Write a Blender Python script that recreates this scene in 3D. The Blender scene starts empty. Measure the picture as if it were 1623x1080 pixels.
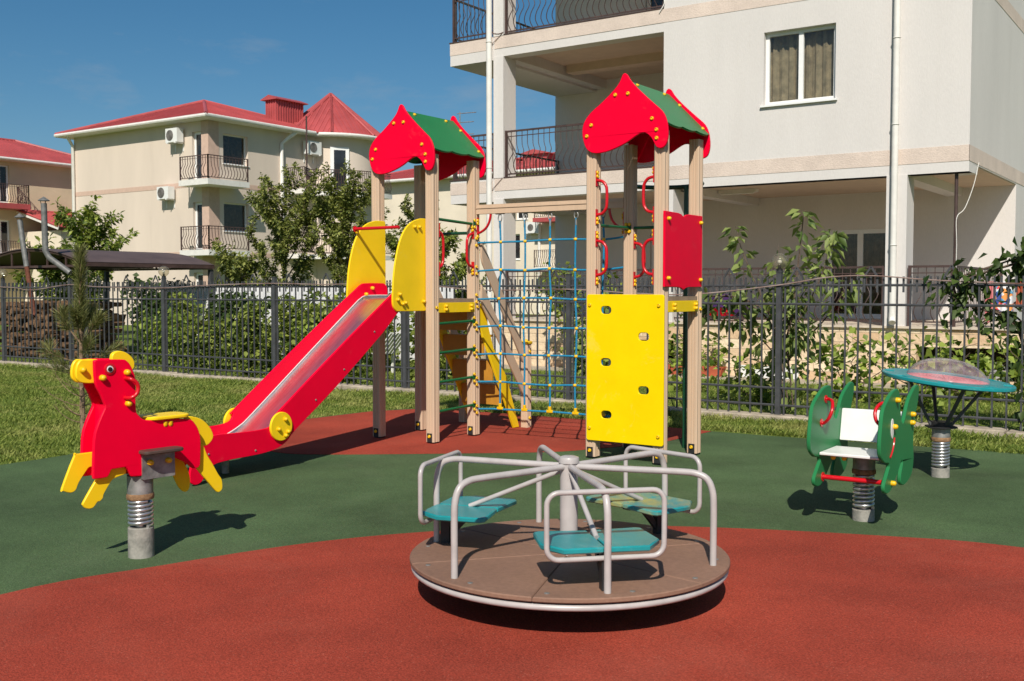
import bpy, bmesh, math, random
import numpy as np
from mathutils import Vector, Matrix, geometry

R = math.radians
SC = bpy.context.scene
COL = SC.collection
random.seed(7)

# ------------------------------------------------------------------ materials
def lin(r, g, b):
    f = lambda c: (c/255/12.92) if c/255 <= .04045 else ((c/255+.055)/1.055)**2.4
    return (f(r), f(g), f(b))

def new_mat(name):
    m = bpy.data.materials.new(name); m.use_nodes = True
    nt = m.node_tree
    return m, nt, nt.nodes['Principled BSDF']

def N(nt, t, **kw):
    n = nt.nodes.new(t)
    for k, v in kw.items():
        if k in n.inputs: n.inputs[k].default_value = v
        else: setattr(n, k, v)
    return n

def mat(name, rgb, rough=.5, spec=.5, metal=0., var=.08, vscale=6., rgb2=None, bump=0., bscale=120., stretch=(1,1,1), coat=0., fine=0., fscale=300., detail=4., wear=0., wearc=(.8,.7,.6), wscale=3., wst=(1,1,1), wlo=.60, whi=.74, speck=0., speckc=(.5,.45,.4)):
    m, nt, p = new_mat(name)
    L = nt.links.new
    p.inputs['Roughness'].default_value = rough
    p.inputs['Specular IOR Level'].default_value = spec
    p.inputs['Metallic'].default_value = metal
    p.inputs['Coat Weight'].default_value = coat
    p.inputs['Coat Roughness'].default_value = .12
    tc = N(nt, 'ShaderNodeTexCoord'); mp = N(nt, 'ShaderNodeMapping')
    mp.inputs['Scale'].default_value = stretch
    L(tc.outputs['Object'], mp.inputs['Vector'])
    nz = N(nt, 'ShaderNodeTexNoise', Scale=vscale, Detail=detail, Roughness=.6)
    L(mp.outputs[0], nz.inputs['Vector'])
    c2 = rgb2 or tuple(c*(1-2*var) for c in rgb)
    c1 = rgb if rgb2 else tuple(min(1, c*(1+var)) for c in rgb)
    mr = N(nt, 'ShaderNodeMapRange'); mr.inputs[1].default_value = .3; mr.inputs[2].default_value = .7
    L(nz.outputs['Fac'], mr.inputs[0])
    mx = N(nt, 'ShaderNodeMix', data_type='RGBA')
    mx.inputs[6].default_value = (*c2, 1); mx.inputs[7].default_value = (*c1, 1)
    L(mr.outputs[0], mx.inputs[0])
    out = mx.outputs[2]
    if fine:
        n2 = N(nt, 'ShaderNodeTexNoise', Scale=fscale, Detail=2.)
        L(mp.outputs[0], n2.inputs['Vector'])
        m2 = N(nt, 'ShaderNodeMapRange'); m2.inputs[1].default_value = .35; m2.inputs[2].default_value = .65
        m2.inputs[3].default_value = 1-fine; m2.inputs[4].default_value = 1+fine
        L(n2.outputs['Fac'], m2.inputs[0])
        vm = N(nt, 'ShaderNodeMix', data_type='RGBA', blend_type='MULTIPLY'); vm.inputs[0].default_value = 1
        L(out, vm.inputs[6]); L(m2.outputs[0], vm.inputs[7]); out = vm.outputs[2]
    if wear:
        wm = N(nt, 'ShaderNodeMapping'); wm.inputs['Scale'].default_value = wst; L(tc.outputs['Object'], wm.inputs['Vector'])
        wn = N(nt, 'ShaderNodeTexNoise', Scale=wscale, Detail=9., Roughness=.72, Distortion=.6); L(wm.outputs[0], wn.inputs['Vector'])
        wr = N(nt, 'ShaderNodeMapRange'); wr.inputs[1].default_value = wlo; wr.inputs[2].default_value = whi; wr.inputs[4].default_value = wear; L(wn.outputs['Fac'], wr.inputs[0])
        wx = N(nt, 'ShaderNodeMix', data_type='RGBA'); wx.inputs[7].default_value = (*wearc, 1)
        L(wr.outputs[0], wx.inputs[0]); L(out, wx.inputs[6]); out = wx.outputs[2]
    if speck:
        vo = N(nt, 'ShaderNodeTexVoronoi', Scale=85., Randomness=1.); L(tc.outputs['Object'], vo.inputs['Vector'])
        sc_ = N(nt, 'ShaderNodeSeparateColor'); L(vo.outputs['Color'], sc_.inputs[0])
        a_ = N(nt, 'ShaderNodeMath', operation='GREATER_THAN'); a_.inputs[1].default_value = .90; L(sc_.outputs[0], a_.inputs[0])
        b_ = N(nt, 'ShaderNodeMath', operation='LESS_THAN'); b_.inputs[1].default_value = .28; L(vo.outputs['Distance'], b_.inputs[0])
        c_ = N(nt, 'ShaderNodeMath', operation='MULTIPLY'); L(a_.outputs[0], c_.inputs[0]); L(b_.outputs[0], c_.inputs[1])
        d_ = N(nt, 'ShaderNodeMath', operation='MULTIPLY'); d_.inputs[1].default_value = speck; L(c_.outputs[0], d_.inputs[0])
        sx_ = N(nt, 'ShaderNodeMix', data_type='RGBA'); sx_.inputs[7].default_value = (*speckc, 1)
        L(d_.outputs[0], sx_.inputs[0]); L(out, sx_.inputs[6]); out = sx_.outputs[2]
    L(out, p.inputs['Base Color'])
    rv = N(nt, 'ShaderNodeMapRange'); rv.inputs[3].default_value = max(0, rough*.85); rv.inputs[4].default_value = min(1, rough*1.15)
    L(nz.outputs['Fac'], rv.inputs[0]); L(rv.outputs[0], p.inputs['Roughness'])
    if bump:
        nb = N(nt, 'ShaderNodeTexNoise', Scale=bscale, Detail=3.)
        L(mp.outputs[0], nb.inputs['Vector'])
        bp = N(nt, 'ShaderNodeBump', Strength=bump, Distance=.01)
        L(nb.outputs['Fac'], bp.inputs['Height']); L(bp.outputs[0], p.inputs['Normal'])
    return m

def leaf_mat(name, dark, light, trans=.35, rough=.5, dry=None):
    m, nt, p = new_mat(name); L = nt.links.new
    g = N(nt, 'ShaderNodeNewGeometry')
    mx = N(nt, 'ShaderNodeMix', data_type='RGBA')
    mx.inputs[6].default_value = (*dark, 1); mx.inputs[7].default_value = (*light, 1)
    L(g.outputs['Random Per Island'], mx.inputs[0])
    if dry:
        nz = N(nt, 'ShaderNodeTexNoise', Scale=1.1, Detail=5., Roughness=.65); L(g.outputs['Position'], nz.inputs['Vector'])
        mr = N(nt, 'ShaderNodeMapRange'); mr.inputs[1].default_value = .46; mr.inputs[2].default_value = .66; mr.inputs[4].default_value = .8; L(nz.outputs['Fac'], mr.inputs[0])
        m2 = N(nt, 'ShaderNodeMix', data_type='RGBA'); m2.inputs[7].default_value = (*dry, 1)
        L(mr.outputs[0], m2.inputs[0]); L(mx.outputs[2], m2.inputs[6]); mx = m2
    p.inputs['Roughness'].default_value = rough
    p.inputs['Specular IOR Level'].default_value = .35
    L(mx.outputs[2], p.inputs['Base Color'])
    t = N(nt, 'ShaderNodeBsdfTranslucent')
    hs = N(nt, 'ShaderNodeHueSaturation', Value=1.25, Saturation=1.1)
    L(mx.outputs[2], hs.inputs['Color']); L(hs.outputs[0], t.inputs['Color'])
    ms = N(nt, 'ShaderNodeMixShader'); ms.inputs[0].default_value = trans
    L(p.outputs[0], ms.inputs[1]); L(t.outputs[0], ms.inputs[2])
    L(ms.outputs[0], nt.nodes['Material Output'].inputs['Surface'])
    return m

def clear_mat(name, tint, refl_rough=.03, amount=.0, dust=None):
    """thin clear sheet: transparent with fresnel reflection and an even film of dust"""
    m, nt, p = new_mat(name); L = nt.links.new
    tr = N(nt, 'ShaderNodeBsdfTransparent'); tr.inputs['Color'].default_value = (*tint, 1)
    gl = N(nt, 'ShaderNodeBsdfGlossy'); gl.inputs['Roughness'].default_value = refl_rough
    lw = N(nt, 'ShaderNodeLayerWeight', Blend=.5)
    pw = N(nt, 'ShaderNodeMath', operation='POWER'); pw.inputs[1].default_value = 4.; L(lw.outputs['Facing'], pw.inputs[0])
    fr = N(nt, 'ShaderNodeMath', operation='MULTIPLY_ADD'); fr.inputs[1].default_value = .75; fr.inputs[2].default_value = .045; L(pw.outputs[0], fr.inputs[0])
    ms = N(nt, 'ShaderNodeMixShader')
    L(fr.outputs[0], ms.inputs[0]); L(tr.outputs[0], ms.inputs[1]); L(gl.outputs[0], ms.inputs[2])
    out = ms.outputs[0]
    if dust:
        df = N(nt, 'ShaderNodeBsdfDiffuse'); df.inputs['Color'].default_value = (*dust, 1)
        tc = N(nt, 'ShaderNodeTexCoord'); nz = N(nt, 'ShaderNodeTexNoise', Scale=9., Detail=5.)
        L(tc.outputs['Object'], nz.inputs['Vector'])
        mr = N(nt, 'ShaderNodeMapRange'); mr.inputs[1].default_value = .35; mr.inputs[2].default_value = .75
        mr.inputs[3].default_value = amount*.4; mr.inputs[4].default_value = amount*1.5
        L(nz.outputs['Fac'], mr.inputs[0])
        m2 = N(nt, 'ShaderNodeMixShader'); L(mr.outputs[0], m2.inputs[0])
        L(out, m2.inputs[1]); L(df.outputs[0], m2.inputs[2]); out = m2.outputs[0]
    L(out, nt.nodes['Material Output'].inputs['Surface'])
    return m

M = {}
M['rub_red'] = mat('red_rubber', (.33,.050,.028), .95, .2, var=.16, vscale=.8, bump=.6, bscale=150, fine=.26, fscale=110, wear=.22, wearc=(.44,.13,.085), wscale=.9, wlo=.5, whi=.72, speck=.5, speckc=(.46,.16,.11))
M['rub_green'] = mat('green_rubber', (.072,.120,.050), .95, .2, var=.2, vscale=.8, bump=.6, bscale=150, fine=.26, fscale=110, wear=.25, wearc=(.14,.17,.10), wscale=.9, wlo=.5, whi=.74, speck=.5, speckc=(.17,.20,.14))
M['lawn'] = mat('lawn_soil', (.15,.19,.035), .95, .1, vscale=1.3, rgb2=(.075,.125,.02), bump=.6, bscale=70, fine=.3, fscale=90)
M['concrete'] = mat('concrete', (.42,.36,.28), .95, .2, var=.18, vscale=5, bump=.5, bscale=60, fine=.12, fscale=150)
M['red'] = mat('red_plastic', (.82,.0,.030), .42, .10, var=.035, vscale=3, bump=.04, bscale=220, wear=.20, wearc=(.80,.20,.20), wscale=4., wlo=.60, whi=.78)
M['yellow'] = mat('yellow_plastic', (.90,.61,.012), .40, .2, var=.035, vscale=3, bump=.04, bscale=220, wear=.22, wearc=(.72,.56,.20), wscale=5., wlo=.58, whi=.78)
M['yellow2'] = mat('bright_yellow_plastic', (.88,.60,.001), .38, .12, var=.03, vscale=4, bump=.04, bscale=220, wear=.30, wearc=(.86,.68,.28), wscale=3.5, wlo=.58, whi=.78)
M['bolt'] = mat('bolt_cap_yellow', (.76,.46,.006), .35, .5, var=.04)
M['green'] = mat('green_plastic', (.020,.185,.062), .40, .3, var=.05, vscale=3, bump=.04, bscale=220)
M['green_tube'] = mat('green_paint', (.006,.11,.03), .3, .5, var=.1)
M['darkgreen'] = mat('dark_green_paint', (.008,.06,.03), .3, .5, var=.1)
M['red_tube'] = mat('red_paint', (.55,.006,.014), .28, .5, var=.06)
M['ochre'] = mat('ochre_board', (.50,.235,.028), .5, .4, var=.08)
M['beige'] = mat('beige_profile', (.56,.405,.285), .5, .3, var=.03, vscale=4, stretch=(4,4,.7), bump=.05, bscale=150)
M['deckwood'] = mat('deck_board', (.33,.23,.16), .6, .3, var=.12, vscale=8)
M['steel'] = mat('slide_steel', (.80,.76,.74), .36, .5, metal=1., var=.08, vscale=5, stretch=(14,1,1))
M['galv'] = mat('galvanised_steel', (.30,.30,.29), .55, .5, metal=.55, var=.25, vscale=14)
M['spring'] = mat('spring_steel', (.60,.60,.60), .30, .5, metal=.85, var=.12, vscale=20)
M['tiles'] = mat('porch_tiles', (.60,.51,.41), .8, .3, var=.1, vscale=5)
M['fluepipe'] = mat('flue_pipe', (.19,.19,.185), .6, .4, metal=.3, var=.2, vscale=10)
M['stained'] = mat('stained_base', (.36,.34,.30), .8, .3, var=.3, vscale=16, rgb2=(.17,.17,.15), bump=.3, bscale=80)
M['rust'] = mat('rusty_collar', (.27,.16,.085), .9, .2, var=.25, vscale=30, bump=.4)
M['darkbrown'] = mat('dark_brown_plate', (.085,.055,.045), .5, .4, var=.15)
M['greypaint'] = mat('grey_paint', (.44,.41,.40), .34, .5, var=.07, vscale=9, wear=.55, wearc=(.22,.15,.11), wscale=16., wlo=.70, whi=.78)
M['teal'] = mat('teal_seat', (.012,.25,.27), .32, .5, var=.08, vscale=7, bump=.05, bscale=150, wear=.5, wearc=(.22,.42,.42), wscale=7., wlo=.56, whi=.76)
M['tealworn'] = mat('worn_teal_seat', (.012,.25,.27), .36, .45, var=.08, vscale=7, bump=.05, bscale=150, wear=.75, wearc=(.42,.34,.07), wscale=2.2, wlo=.50, whi=.66)
M['cardeck'] = mat('carousel_deck', (.25,.143,.098), .7, .3, vscale=2.2, rgb2=(.205,.118,.082), fine=.07, fscale=45, bump=.15, bscale=200)
M['black'] = mat('dark_metal', (.025,.025,.027), .5, .4, var=.2)
M['white'] = mat('white_plastic', (.74,.74,.72), .35, .5, var=.03)
M['eye'] = mat('eye_black', (.01,.01,.01), .2, .5, var=0)
M['stucco'] = mat('white_stucco', (.635,.605,.582), .95, .15, var=.03, vscale=.9, bump=.30, bscale=60, stretch=(1,1,.30), fine=.02, fscale=40, wear=.16, wearc=(.42,.37,.31), wscale=2.2, wst=(1.6,1.6,.16), wlo=.55, whi=.80)
M['pinkband'] = mat('pink_plaster', (.64,.535,.465), .95, .15, var=.06, vscale=2, bump=.6, bscale=55, fine=.05, fscale=40)
M['ceil'] = mat('ceiling_plaster', (.60,.47,.37), .95, .15, var=.04)
M['cream'] = mat('cream_stucco', (.64,.545,.46), .95, .15, var=.04, vscale=.6, bump=.3, bscale=30, stretch=(1,1,.3), wear=.22, wearc=(.42,.35,.29), wscale=1.6, wst=(1.3,1.3,.12), wlo=.55, whi=.80)
M['cream2'] = mat('yellow_stucco', (.62,.51,.35), .95, .15, var=.05, vscale=.6, bump=.3, bscale=30)
M['cream3'] = mat('pale_cream_stucco', (.70,.62,.50), .95, .15, var=.05, vscale=.6)
M['housepink'] = mat('dusty_pink_plaster', (.56,.40,.32), .95, .15, var=.05)
M['roofred'] = mat('red_roof_metal', (.43,.082,.082), .45, .45, var=.1, vscale=1.2)
M['wframe'] = mat('white_window_frame', (.78,.78,.77), .4, .4, var=.02)
M['pane'] = mat('dark_window_pane', (.025,.027,.03), .06, .6, var=.3, vscale=2)
M['glass'] = clear_mat('window_glass', (.80,.82,.80))
M['globe'] = clear_mat('globe_glass', (.86,.83,.74), .05, .16, (.5,.46,.38))
M['dome'] = clear_mat('dome_plastic', (.96,.93,.94), .10, .24, (.66,.54,.57))
M['curtain'] = mat('beige_curtain', (.52,.40,.27), .9, .2, var=.2, vscale=7)
M['curtain_dark'] = mat('brown_curtain', (.16,.10,.07), .9, .2, var=.3, vscale=9)
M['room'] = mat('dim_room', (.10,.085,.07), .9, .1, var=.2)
M['ironbrown'] = mat('brown_iron', (.075,.045,.04), .5, .4, var=.15)
M['iron'] = mat('dark_grey_iron', (.062,.064,.07), .55, .4, var=.15, vscale=10)
M['pipewhite'] = mat('white_pipe', (.72,.70,.66), .5, .4, var=.05)
M['canopy'] = mat('brown_canopy_sheet', (.105,.075,.072), .6, .3, var=.12, vscale=2)
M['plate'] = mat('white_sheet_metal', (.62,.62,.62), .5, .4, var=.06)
M['rope'] = mat('blue_rope', (.008,.20,.38), .75, .3, vscale=150, rgb2=(.02,.26,.46), wear=.85, wearc=(.55,.68,.74), wscale=75., wlo=.60, whi=.66, bump=.6, bscale=400)
M['mesh'] = mat('pink_mesh', (.62,.20,.21), .8, .2, var=.15, vscale=60)
M['pot'] = mat('terracotta_pot', (.42,.10,.05), .8, .2, var=.12)
M['purple'] = mat('purple_fabric', (.045,.018,.085), .9, .2, var=.15)
M['log'] = mat('log_end', (.24,.145,.08), .9, .2, vscale=7, rgb2=(.045,.026,.017), fine=.3, fscale=40)
M['bark'] = mat('bark', (.13,.095,.07), .9, .2, var=.25, vscale=20, bump=.6, bscale=60)
M['pinebark'] = mat('pine_bark', (.25,.17,.11), .9, .2, var=.25, vscale=25, bump=.6, bscale=60)
M['cable'] = mat('pale_cable', (.38,.30,.27), .6, .3, vscale=3, rgb2=(.14,.07,.055))
M['leaf'] = leaf_mat('cherry_leaf', (.06,.095,.018), (.38,.40,.11))
M['leaf_b'] = leaf_mat('shrub_leaf', (.06,.105,.018), (.36,.41,.085))
M['leaf_sap'] = leaf_mat('sapling_leaf', (.08,.135,.034), (.33,.39,.12))
M['leaf_vine'] = leaf_mat('grape_leaf', (.08,.14,.022), (.38,.46,.085))
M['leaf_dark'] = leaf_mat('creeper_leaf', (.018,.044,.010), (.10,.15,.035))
M['needle'] = leaf_mat('pine_needle', (.085,.105,.030), (.29,.29,.10), .2)
M['grass'] = leaf_mat('grass_blade', (.065,.12,.012), (.28,.33,.065), .3, .7, (.38,.36,.12))

def stone_mat():
    m, nt, p = new_mat('limestone_blocks'); L = nt.links.new
    tc = N(nt, 'ShaderNodeTexCoord'); mp = N(nt, 'ShaderNodeMapping'); mp.inputs['Rotation'].default_value = (R(90), 0, 0)
    L(tc.outputs['Object'], mp.inputs[0])
    b = N(nt, 'ShaderNodeTexBrick', Scale=1.)
    b.inputs['Color1'].default_value = (.80,.66,.47,1); b.inputs['Color2'].default_value = (.60,.41,.25,1)
    b.inputs['Mortar'].default_value = (.50,.38,.25,1)
    b.inputs['Mortar Size'].default_value = .006; b.inputs['Brick Width'].default_value = .42; b.inputs['Row Height'].default_value = .165
    L(mp.outputs[0], b.inputs['Vector'])
    nz = N(nt, 'ShaderNodeTexNoise', Scale=14., Detail=6.); L(tc.outputs['Object'], nz.inputs['Vector'])
    mr = N(nt, 'ShaderNodeMapRange'); mr.inputs[3].default_value = .8; mr.inputs[4].default_value = 1.2; L(nz.outputs['Fac'], mr.inputs[0])
    v = N(nt, 'ShaderNodeMix', data_type='RGBA', blend_type='MULTIPLY'); v.inputs[0].default_value = 1
    L(b.outputs['Color'], v.inputs[6]); L(mr.outputs[0], v.inputs[7]); L(v.outputs[2], p.inputs['Base Color'])
    bp = N(nt, 'ShaderNodeBump', Strength=.8, Distance=.02)
    mth = N(nt, 'ShaderNodeMath', operation='SUBTRACT'); L(nz.outputs['Fac'], mth.inputs[0]); L(b.outputs['Fac'], mth.inputs[1])
    L(mth.outputs[0], bp.inputs['Height']); L(bp.outputs[0], p.inputs['Normal'])
    p.inputs['Roughness'].default_value = .9
    return m
M['stone'] = stone_mat()

def print_mat():
    m, nt, p = new_mat('printed_cloth'); L = nt.links.new
    tc = N(nt, 'ShaderNodeTexCoord'); v = N(nt, 'ShaderNodeTexVoronoi', Scale=14.)
    L(tc.outputs['Object'], v.inputs['Vector'])
    cr = N(nt, 'ShaderNodeValToRGB'); cr.color_ramp.interpolation = 'CONSTANT'
    for i, (t, c) in enumerate([(0,(.65,.05,.08,1)),(.22,(.7,.7,.72,1)),(.5,(.04,.07,.25,1)),(.7,(.12,.35,.55,1)),(.86,(.75,.3,.08,1))]):
        e = cr.color_ramp.elements[0] if i == 0 else cr.color_ramp.elements.new(t)
        e.position = t; e.color = c
    sx = N(nt, 'ShaderNodeSeparateColor'); L(v.outputs['Color'], sx.inputs[0]); L(sx.outputs[0], cr.inputs[0])
    L(cr.outputs[0], p.inputs['Base Color']); p.inputs['Roughness'].default_value = .9
    return m
M['print'] = print_mat()

# ------------------------------------------------------------------ mesh helpers
def crv(pts, n=4, closed=True):
    P = [Vector(p) for p in pts]; out = []; k = len(P)
    rng = range(k) if closed else range(k-1)
    for i in rng:
        p1, p2 = P[i], P[(i+1) % k]
        p0 = P[i-1] if (closed or i > 0) else p1
        p3 = P[(i+2) % k] if (closed or i+2 < k) else p2
        for j in range(n):
            t = j/n
            out.append(.5*((2*p1)+(p2-p0)*t+(2*p0-5*p1+4*p2-p3)*t*t+(3*p1-p0-3*p2+p3)*t**3))
    if not closed: out.append(P[-1])
    return [tuple(v) for v in out]

def outl(pts, n=3, ang=48, r=.010):
    """smooth outline: gentle runs become curves, real corners get a small fillet"""
    P = [Vector(p) for p in pts]; k = len(P); cor = []
    for i in range(k):
        a, b = P[i]-P[i-1], P[(i+1) % k]-P[i]
        if a.length > 1e-9 and b.length > 1e-9 and math.degrees(a.angle(b)) > ang: cor.append(i)
    if not cor: return crv(pts, n)
    out = []
    for q, c in enumerate(cor):
        nx = cor[(q+1) % len(cor)]; run = [c]; i = c
        while True:
            i = (i+1) % k; run.append(i)
            if i == nx: break
        seg = [tuple(P[i]) for i in run]; cv = [Vector(v) for v in (crv(seg, n, False) if len(seg) > 2 else seg)]
        a, b, d = P[c-1]-P[c], cv[1]-cv[0], P[c]
        rr = min(r, a.length*.4, (cv[-1]-cv[0]).length*.4 if len(seg) == 2 else b.length*.9)
        a.normalize(); b.normalize(); s0, s1 = d+a*rr, d+b*rr
        for t in (0,.25,.5,.75,1.): out.append(tuple(s0*(1-t)**2+d*2*t*(1-t)+s1*t*t))
        out += [tuple(v) for v in cv[1:-1]]
    return out

def rect(a0, a1, b0, b1, r=.01, n=4):
    out = []
    for cx, cy, s in ((a1-r, b1-r, 0), (a0+r, b1-r, 90), (a0+r, b0+r, 180), (a1-r, b0+r, 270)):
        for i in range(n+1):
            t = R(s+90*i/n); out.append((cx+r*math.cos(t), cy+r*math.sin(t)))
    return out

def circ(a, b, r, n=24, rb=None):
    return [(a+r*math.cos(2*math.pi*i/n), b+(rb or r)*math.sin(2*math.pi*i/n)) for i in range(n)]

def inset(poly, d):
    k = len(poly); A = sum(poly[i][0]*poly[(i+1) % k][1]-poly[(i+1) % k][0]*poly[i][1] for i in range(k))
    s = 1 if A > 0 else -1; out = []
    for i in range(k):
        a, b, c = Vector(poly[i-1][:2]), Vector(poly[i][:2]), Vector(poly[(i+1) % k][:2])
        e1 = (b-a); e2 = (c-b)
        if e1.length < 1e-9 or e2.length < 1e-9: out.append(tuple(b)); continue
        e1.normalize(); e2.normalize()
        n1 = Vector((-e1.y, e1.x))*s; n2 = Vector((-e2.y, e2.x))*s
        q = n1+n2
        if q.length < .3: q = n1
        q.normalize(); out.append(tuple(b+q*d/max(.5, q.dot(n1))))
    return out

class MB:
    def __init__(self): self.v = []; self.f = []
    def add(self, vs, fs):
        o = len(self.v); self.v += [tuple(x) for x in vs]; self.f += [tuple(i+o for i in f) for f in fs]; return self
    def box(self, x0, x1, y0, y1, z0, z1):
        x0, x1 = sorted((x0, x1)); y0, y1 = sorted((y0, y1)); z0, z1 = sorted((z0, z1))
        return self.add([(x0,y0,z0),(x1,y0,z0),(x1,y1,z0),(x0,y1,z0),(x0,y0,z1),(x1,y0,z1),(x1,y1,z1),(x0,y1,z1)],
                        [(0,3,2,1),(4,5,6,7),(0,1,5,4),(1,2,6,5),(2,3,7,6),(3,0,4,7)])
    def rbox(self, x0, x1, y0, y1, z0, z1, b=.006):
        return self.prism(rect(x0, x1, y0, y1, b*1.5, 3), lambda a, c, t: (a, c, t), z0, z1, bev=b)
    def bar(self, p, q, w, h, up=(0,0,1)):
        p, q = Vector(p), Vector(q); d = (q-p).normalized(); s = d.cross(Vector(up)).normalized(); u = s.cross(d)
        vs = [e+s*a*w/2+u*b*h/2 for e in (p, q) for a, b in ((-1,-1),(1,-1),(1,1),(-1,1))]
        return self.add(vs, [(0,1,2,3),(7,6,5,4),(0,4,5,1),(1,5,6,2),(2,6,7,3),(3,7,4,0)])
    def tube(self, pts, r, n=8, closed=False):
        P = [Vector(p) for p in pts]; k = len(P); rs = r if isinstance(r, (list, tuple)) else [r]*k
        T = []
        for i in range(k):
            a = P[i-1] if (i > 0 or closed) else P[i]; b = P[(i+1) % k] if (i < k-1 or closed) else P[i]
            t = b-a; T.append(t.normalized() if t.length > 1e-9 else Vector((0,0,1)))
        u = T[0].orthogonal().normalized(); vs = []
        for i in range(k):
            u = u-T[i]*u.dot(T[i]); u = u.normalized() if u.length > 1e-6 else T[i].orthogonal().normalized()
            w = T[i].cross(u)
            for j in range(n):
                a = 2*math.pi*j/n; vs.append(P[i]+(u*math.cos(a)+w*math.sin(a))*rs[i])
        fs = [(i*n+j, i*n+(j+1) % n, ((i+1) % k)*n+(j+1) % n, ((i+1) % k)*n+j) for i in range(k if closed else k-1) for j in range(n)]
        if not closed: fs += [tuple(range(n))[::-1], tuple((k-1)*n+j for j in range(n))]
        return self.add(vs, fs)
    def cyl(self, p, q, r, n=20, r2=None, bev=0):
        p, q = Vector(p), Vector(q); r2 = r if r2 is None else r2
        if bev:
            d = (q-p).normalized()*bev
            return self.tube([p, p+d*.01, p+d, q-d, q-d*.01, q], [max(r-bev,.0005), r-bev*.9, r, r2, r2-bev*.9, max(r2-bev,.0005)], n)
        return self.tube([p, q], [r, r2], n)
    def prism(self, out, F, t0, t1, holes=(), bev=0.):
        """outline in a plane, mapped by F(a, b, t), from t0 to t1"""
        loops = [list(out)]+[list(h) for h in holes]
        def area(p): return sum(p[i][0]*p[(i+1) % len(p)][1]-p[(i+1) % len(p)][0]*p[i][1] for i in range(len(p)))
        if area(loops[0]) < 0: loops[0].reverse()
        for h in loops[1:]:
            if area(h) > 0: h.reverse()
        s = 1 if t1 > t0 else -1
        ring = [(t0, bev), (t0+s*bev, 0), (t1-s*bev, 0), (t1, bev)] if bev else [(t0, 0), (t1, 0)]
        base = len(self.v); vs = []; fs = []; offs = []
        for li, lp in enumerate(loops):
            k = len(lp); o = len(vs); offs.append((o, k))
            for t, b in ring:
                if b:
                    q = inset(lp, b if li == 0 else b)
                    if li: q = inset(lp[::-1], -b)[::-1]
                else: q = lp
                vs += [F(a[0], a[1], t) for a in q]
            for ri in range(len(ring)-1):
                for i in range(k):
                    j = (i+1) % k; fs.append((o+ri*k+i, o+ri*k+j, o+(ri+1)*k+j, o+(ri+1)*k+i))
        flat = [[Vector((p[0], p[1], 0)) for p in lp] for lp in loops]
        tri = geometry.tessellate_polygon(flat)
        idx = []
        for li, lp in enumerate(loops): idx += [(li, i) for i in range(len(lp))]
        for t in tri:
            for ri in (0, len(ring)-1):
                fs.append(tuple(offs[idx[q][0]][0]+ri*offs[idx[q][0]][1]+idx[q][1] for q in (t if ri else t[::-1])))
        return self.add(vs, fs)
    def lathe(self, prof, c=(0,0,0), n=32, F=None):
        vs = []; k = len(prof)
        for r, z in prof:
            for j in range(n):
                a = 2*math.pi*j/n; p = (c[0]+r*math.cos(a), c[1]+r*math.sin(a), c[2]+z); vs.append(F(p) if F else p)
        fs = [(i*n+j, i*n+(j+1) % n, (i+1)*n+(j+1) % n, (i+1)*n+j) for i in range(k-1) for j in range(n)]
        if prof[0][0] > 1e-4: pass
        return self.add(vs, fs)
    def ball(self, c, r, n=12, m=8, sz=1.):
        return self.lathe([(max(1e-4, r*math.sin(math.pi*i/m)), -r*sz*math.cos(math.pi*i/m)) for i in range(m+1)], c, n)

ROOT = {}
def rloc(o):
    while o.parent: o = o.parent
    return ROOT.get(o.name, Vector((0,0,0)))

def finish(me, mt, smooth=40, recalc=True):
    if recalc:
        bm = bmesh.new(); bm.from_mesh(me)
        bmesh.ops.remove_doubles(bm, verts=bm.verts, dist=1e-5)
        bmesh.ops.recalc_face_normals(bm, faces=bm.faces); bm.to_mesh(me); bm.free()
    if smooth:
        me.shade_smooth(); me.set_sharp_from_angle(angle=R(smooth))
    me.materials.append(M[mt] if isinstance(mt, str) else mt)

def obj(name, mb, mt, parent=None, smooth=40, label=None, origin=None):
    """one mesh object; the geometry is in world coordinates, moved under its thing. origin: own pivot (world)"""
    off = rloc(parent) if parent else Vector((0,0,0))
    piv = Vector(origin) if origin is not None else off
    me = bpy.data.meshes.new(name)
    me.from_pydata([tuple(Vector(v)-piv) for v in mb.v], [], mb.f); me.update()
    finish(me, mt, smooth)
    o = bpy.data.objects.new(name, me); COL.objects.link(o)
    if parent: o.parent = parent; o.location = piv-off-(Vector(parent.location) if parent.parent else Vector((0,0,0)))
    else: o.location = piv; ROOT[o.name] = piv
    if label: o['label'] = label
    return o

def tag(o, label=None, cat=None, group=None, kind=None):
    for k, v in (('label', label), ('category', cat), ('group', group), ('kind', kind)):
        if v: o[k] = v
    return o

def thing(name, loc, label, cat, group=None):
    o = bpy.data.objects.new(name, None); COL.objects.link(o); o.location = loc; o.empty_display_size = .2
    ROOT[o.name] = Vector(loc); return tag(o, label, cat, group)

def copy_tree(o, parent=None, loc=None):
    c = o.copy(); COL.objects.link(c)
    if parent: c.parent = parent
    if loc is not None:
        c.location = loc
    if not parent: ROOT[c.name] = Vector(c.location)
    for ch in list(o.children): copy_tree(ch, c)
    return c

PROTO = {}
def inst(key, maker, mt, name, parent, pos, rot=None):
    """a small repeated part sharing one mesh (origin at 0)"""
    if key not in PROTO:
        mb = maker(); me = bpy.data.meshes.new(name); me.from_pydata(mb.v, [], mb.f); me.update(); finish(me, mt); PROTO[key] = me
    o = bpy.data.objects.new(name, PROTO[key]); COL.objects.link(o); o.parent = parent
    o.location = Vector(pos)-rloc(parent)-(Vector(parent.location) if parent.parent else Vector((0,0,0)))
    if rot is not None: o.rotation_euler = rot
    return o

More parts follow.
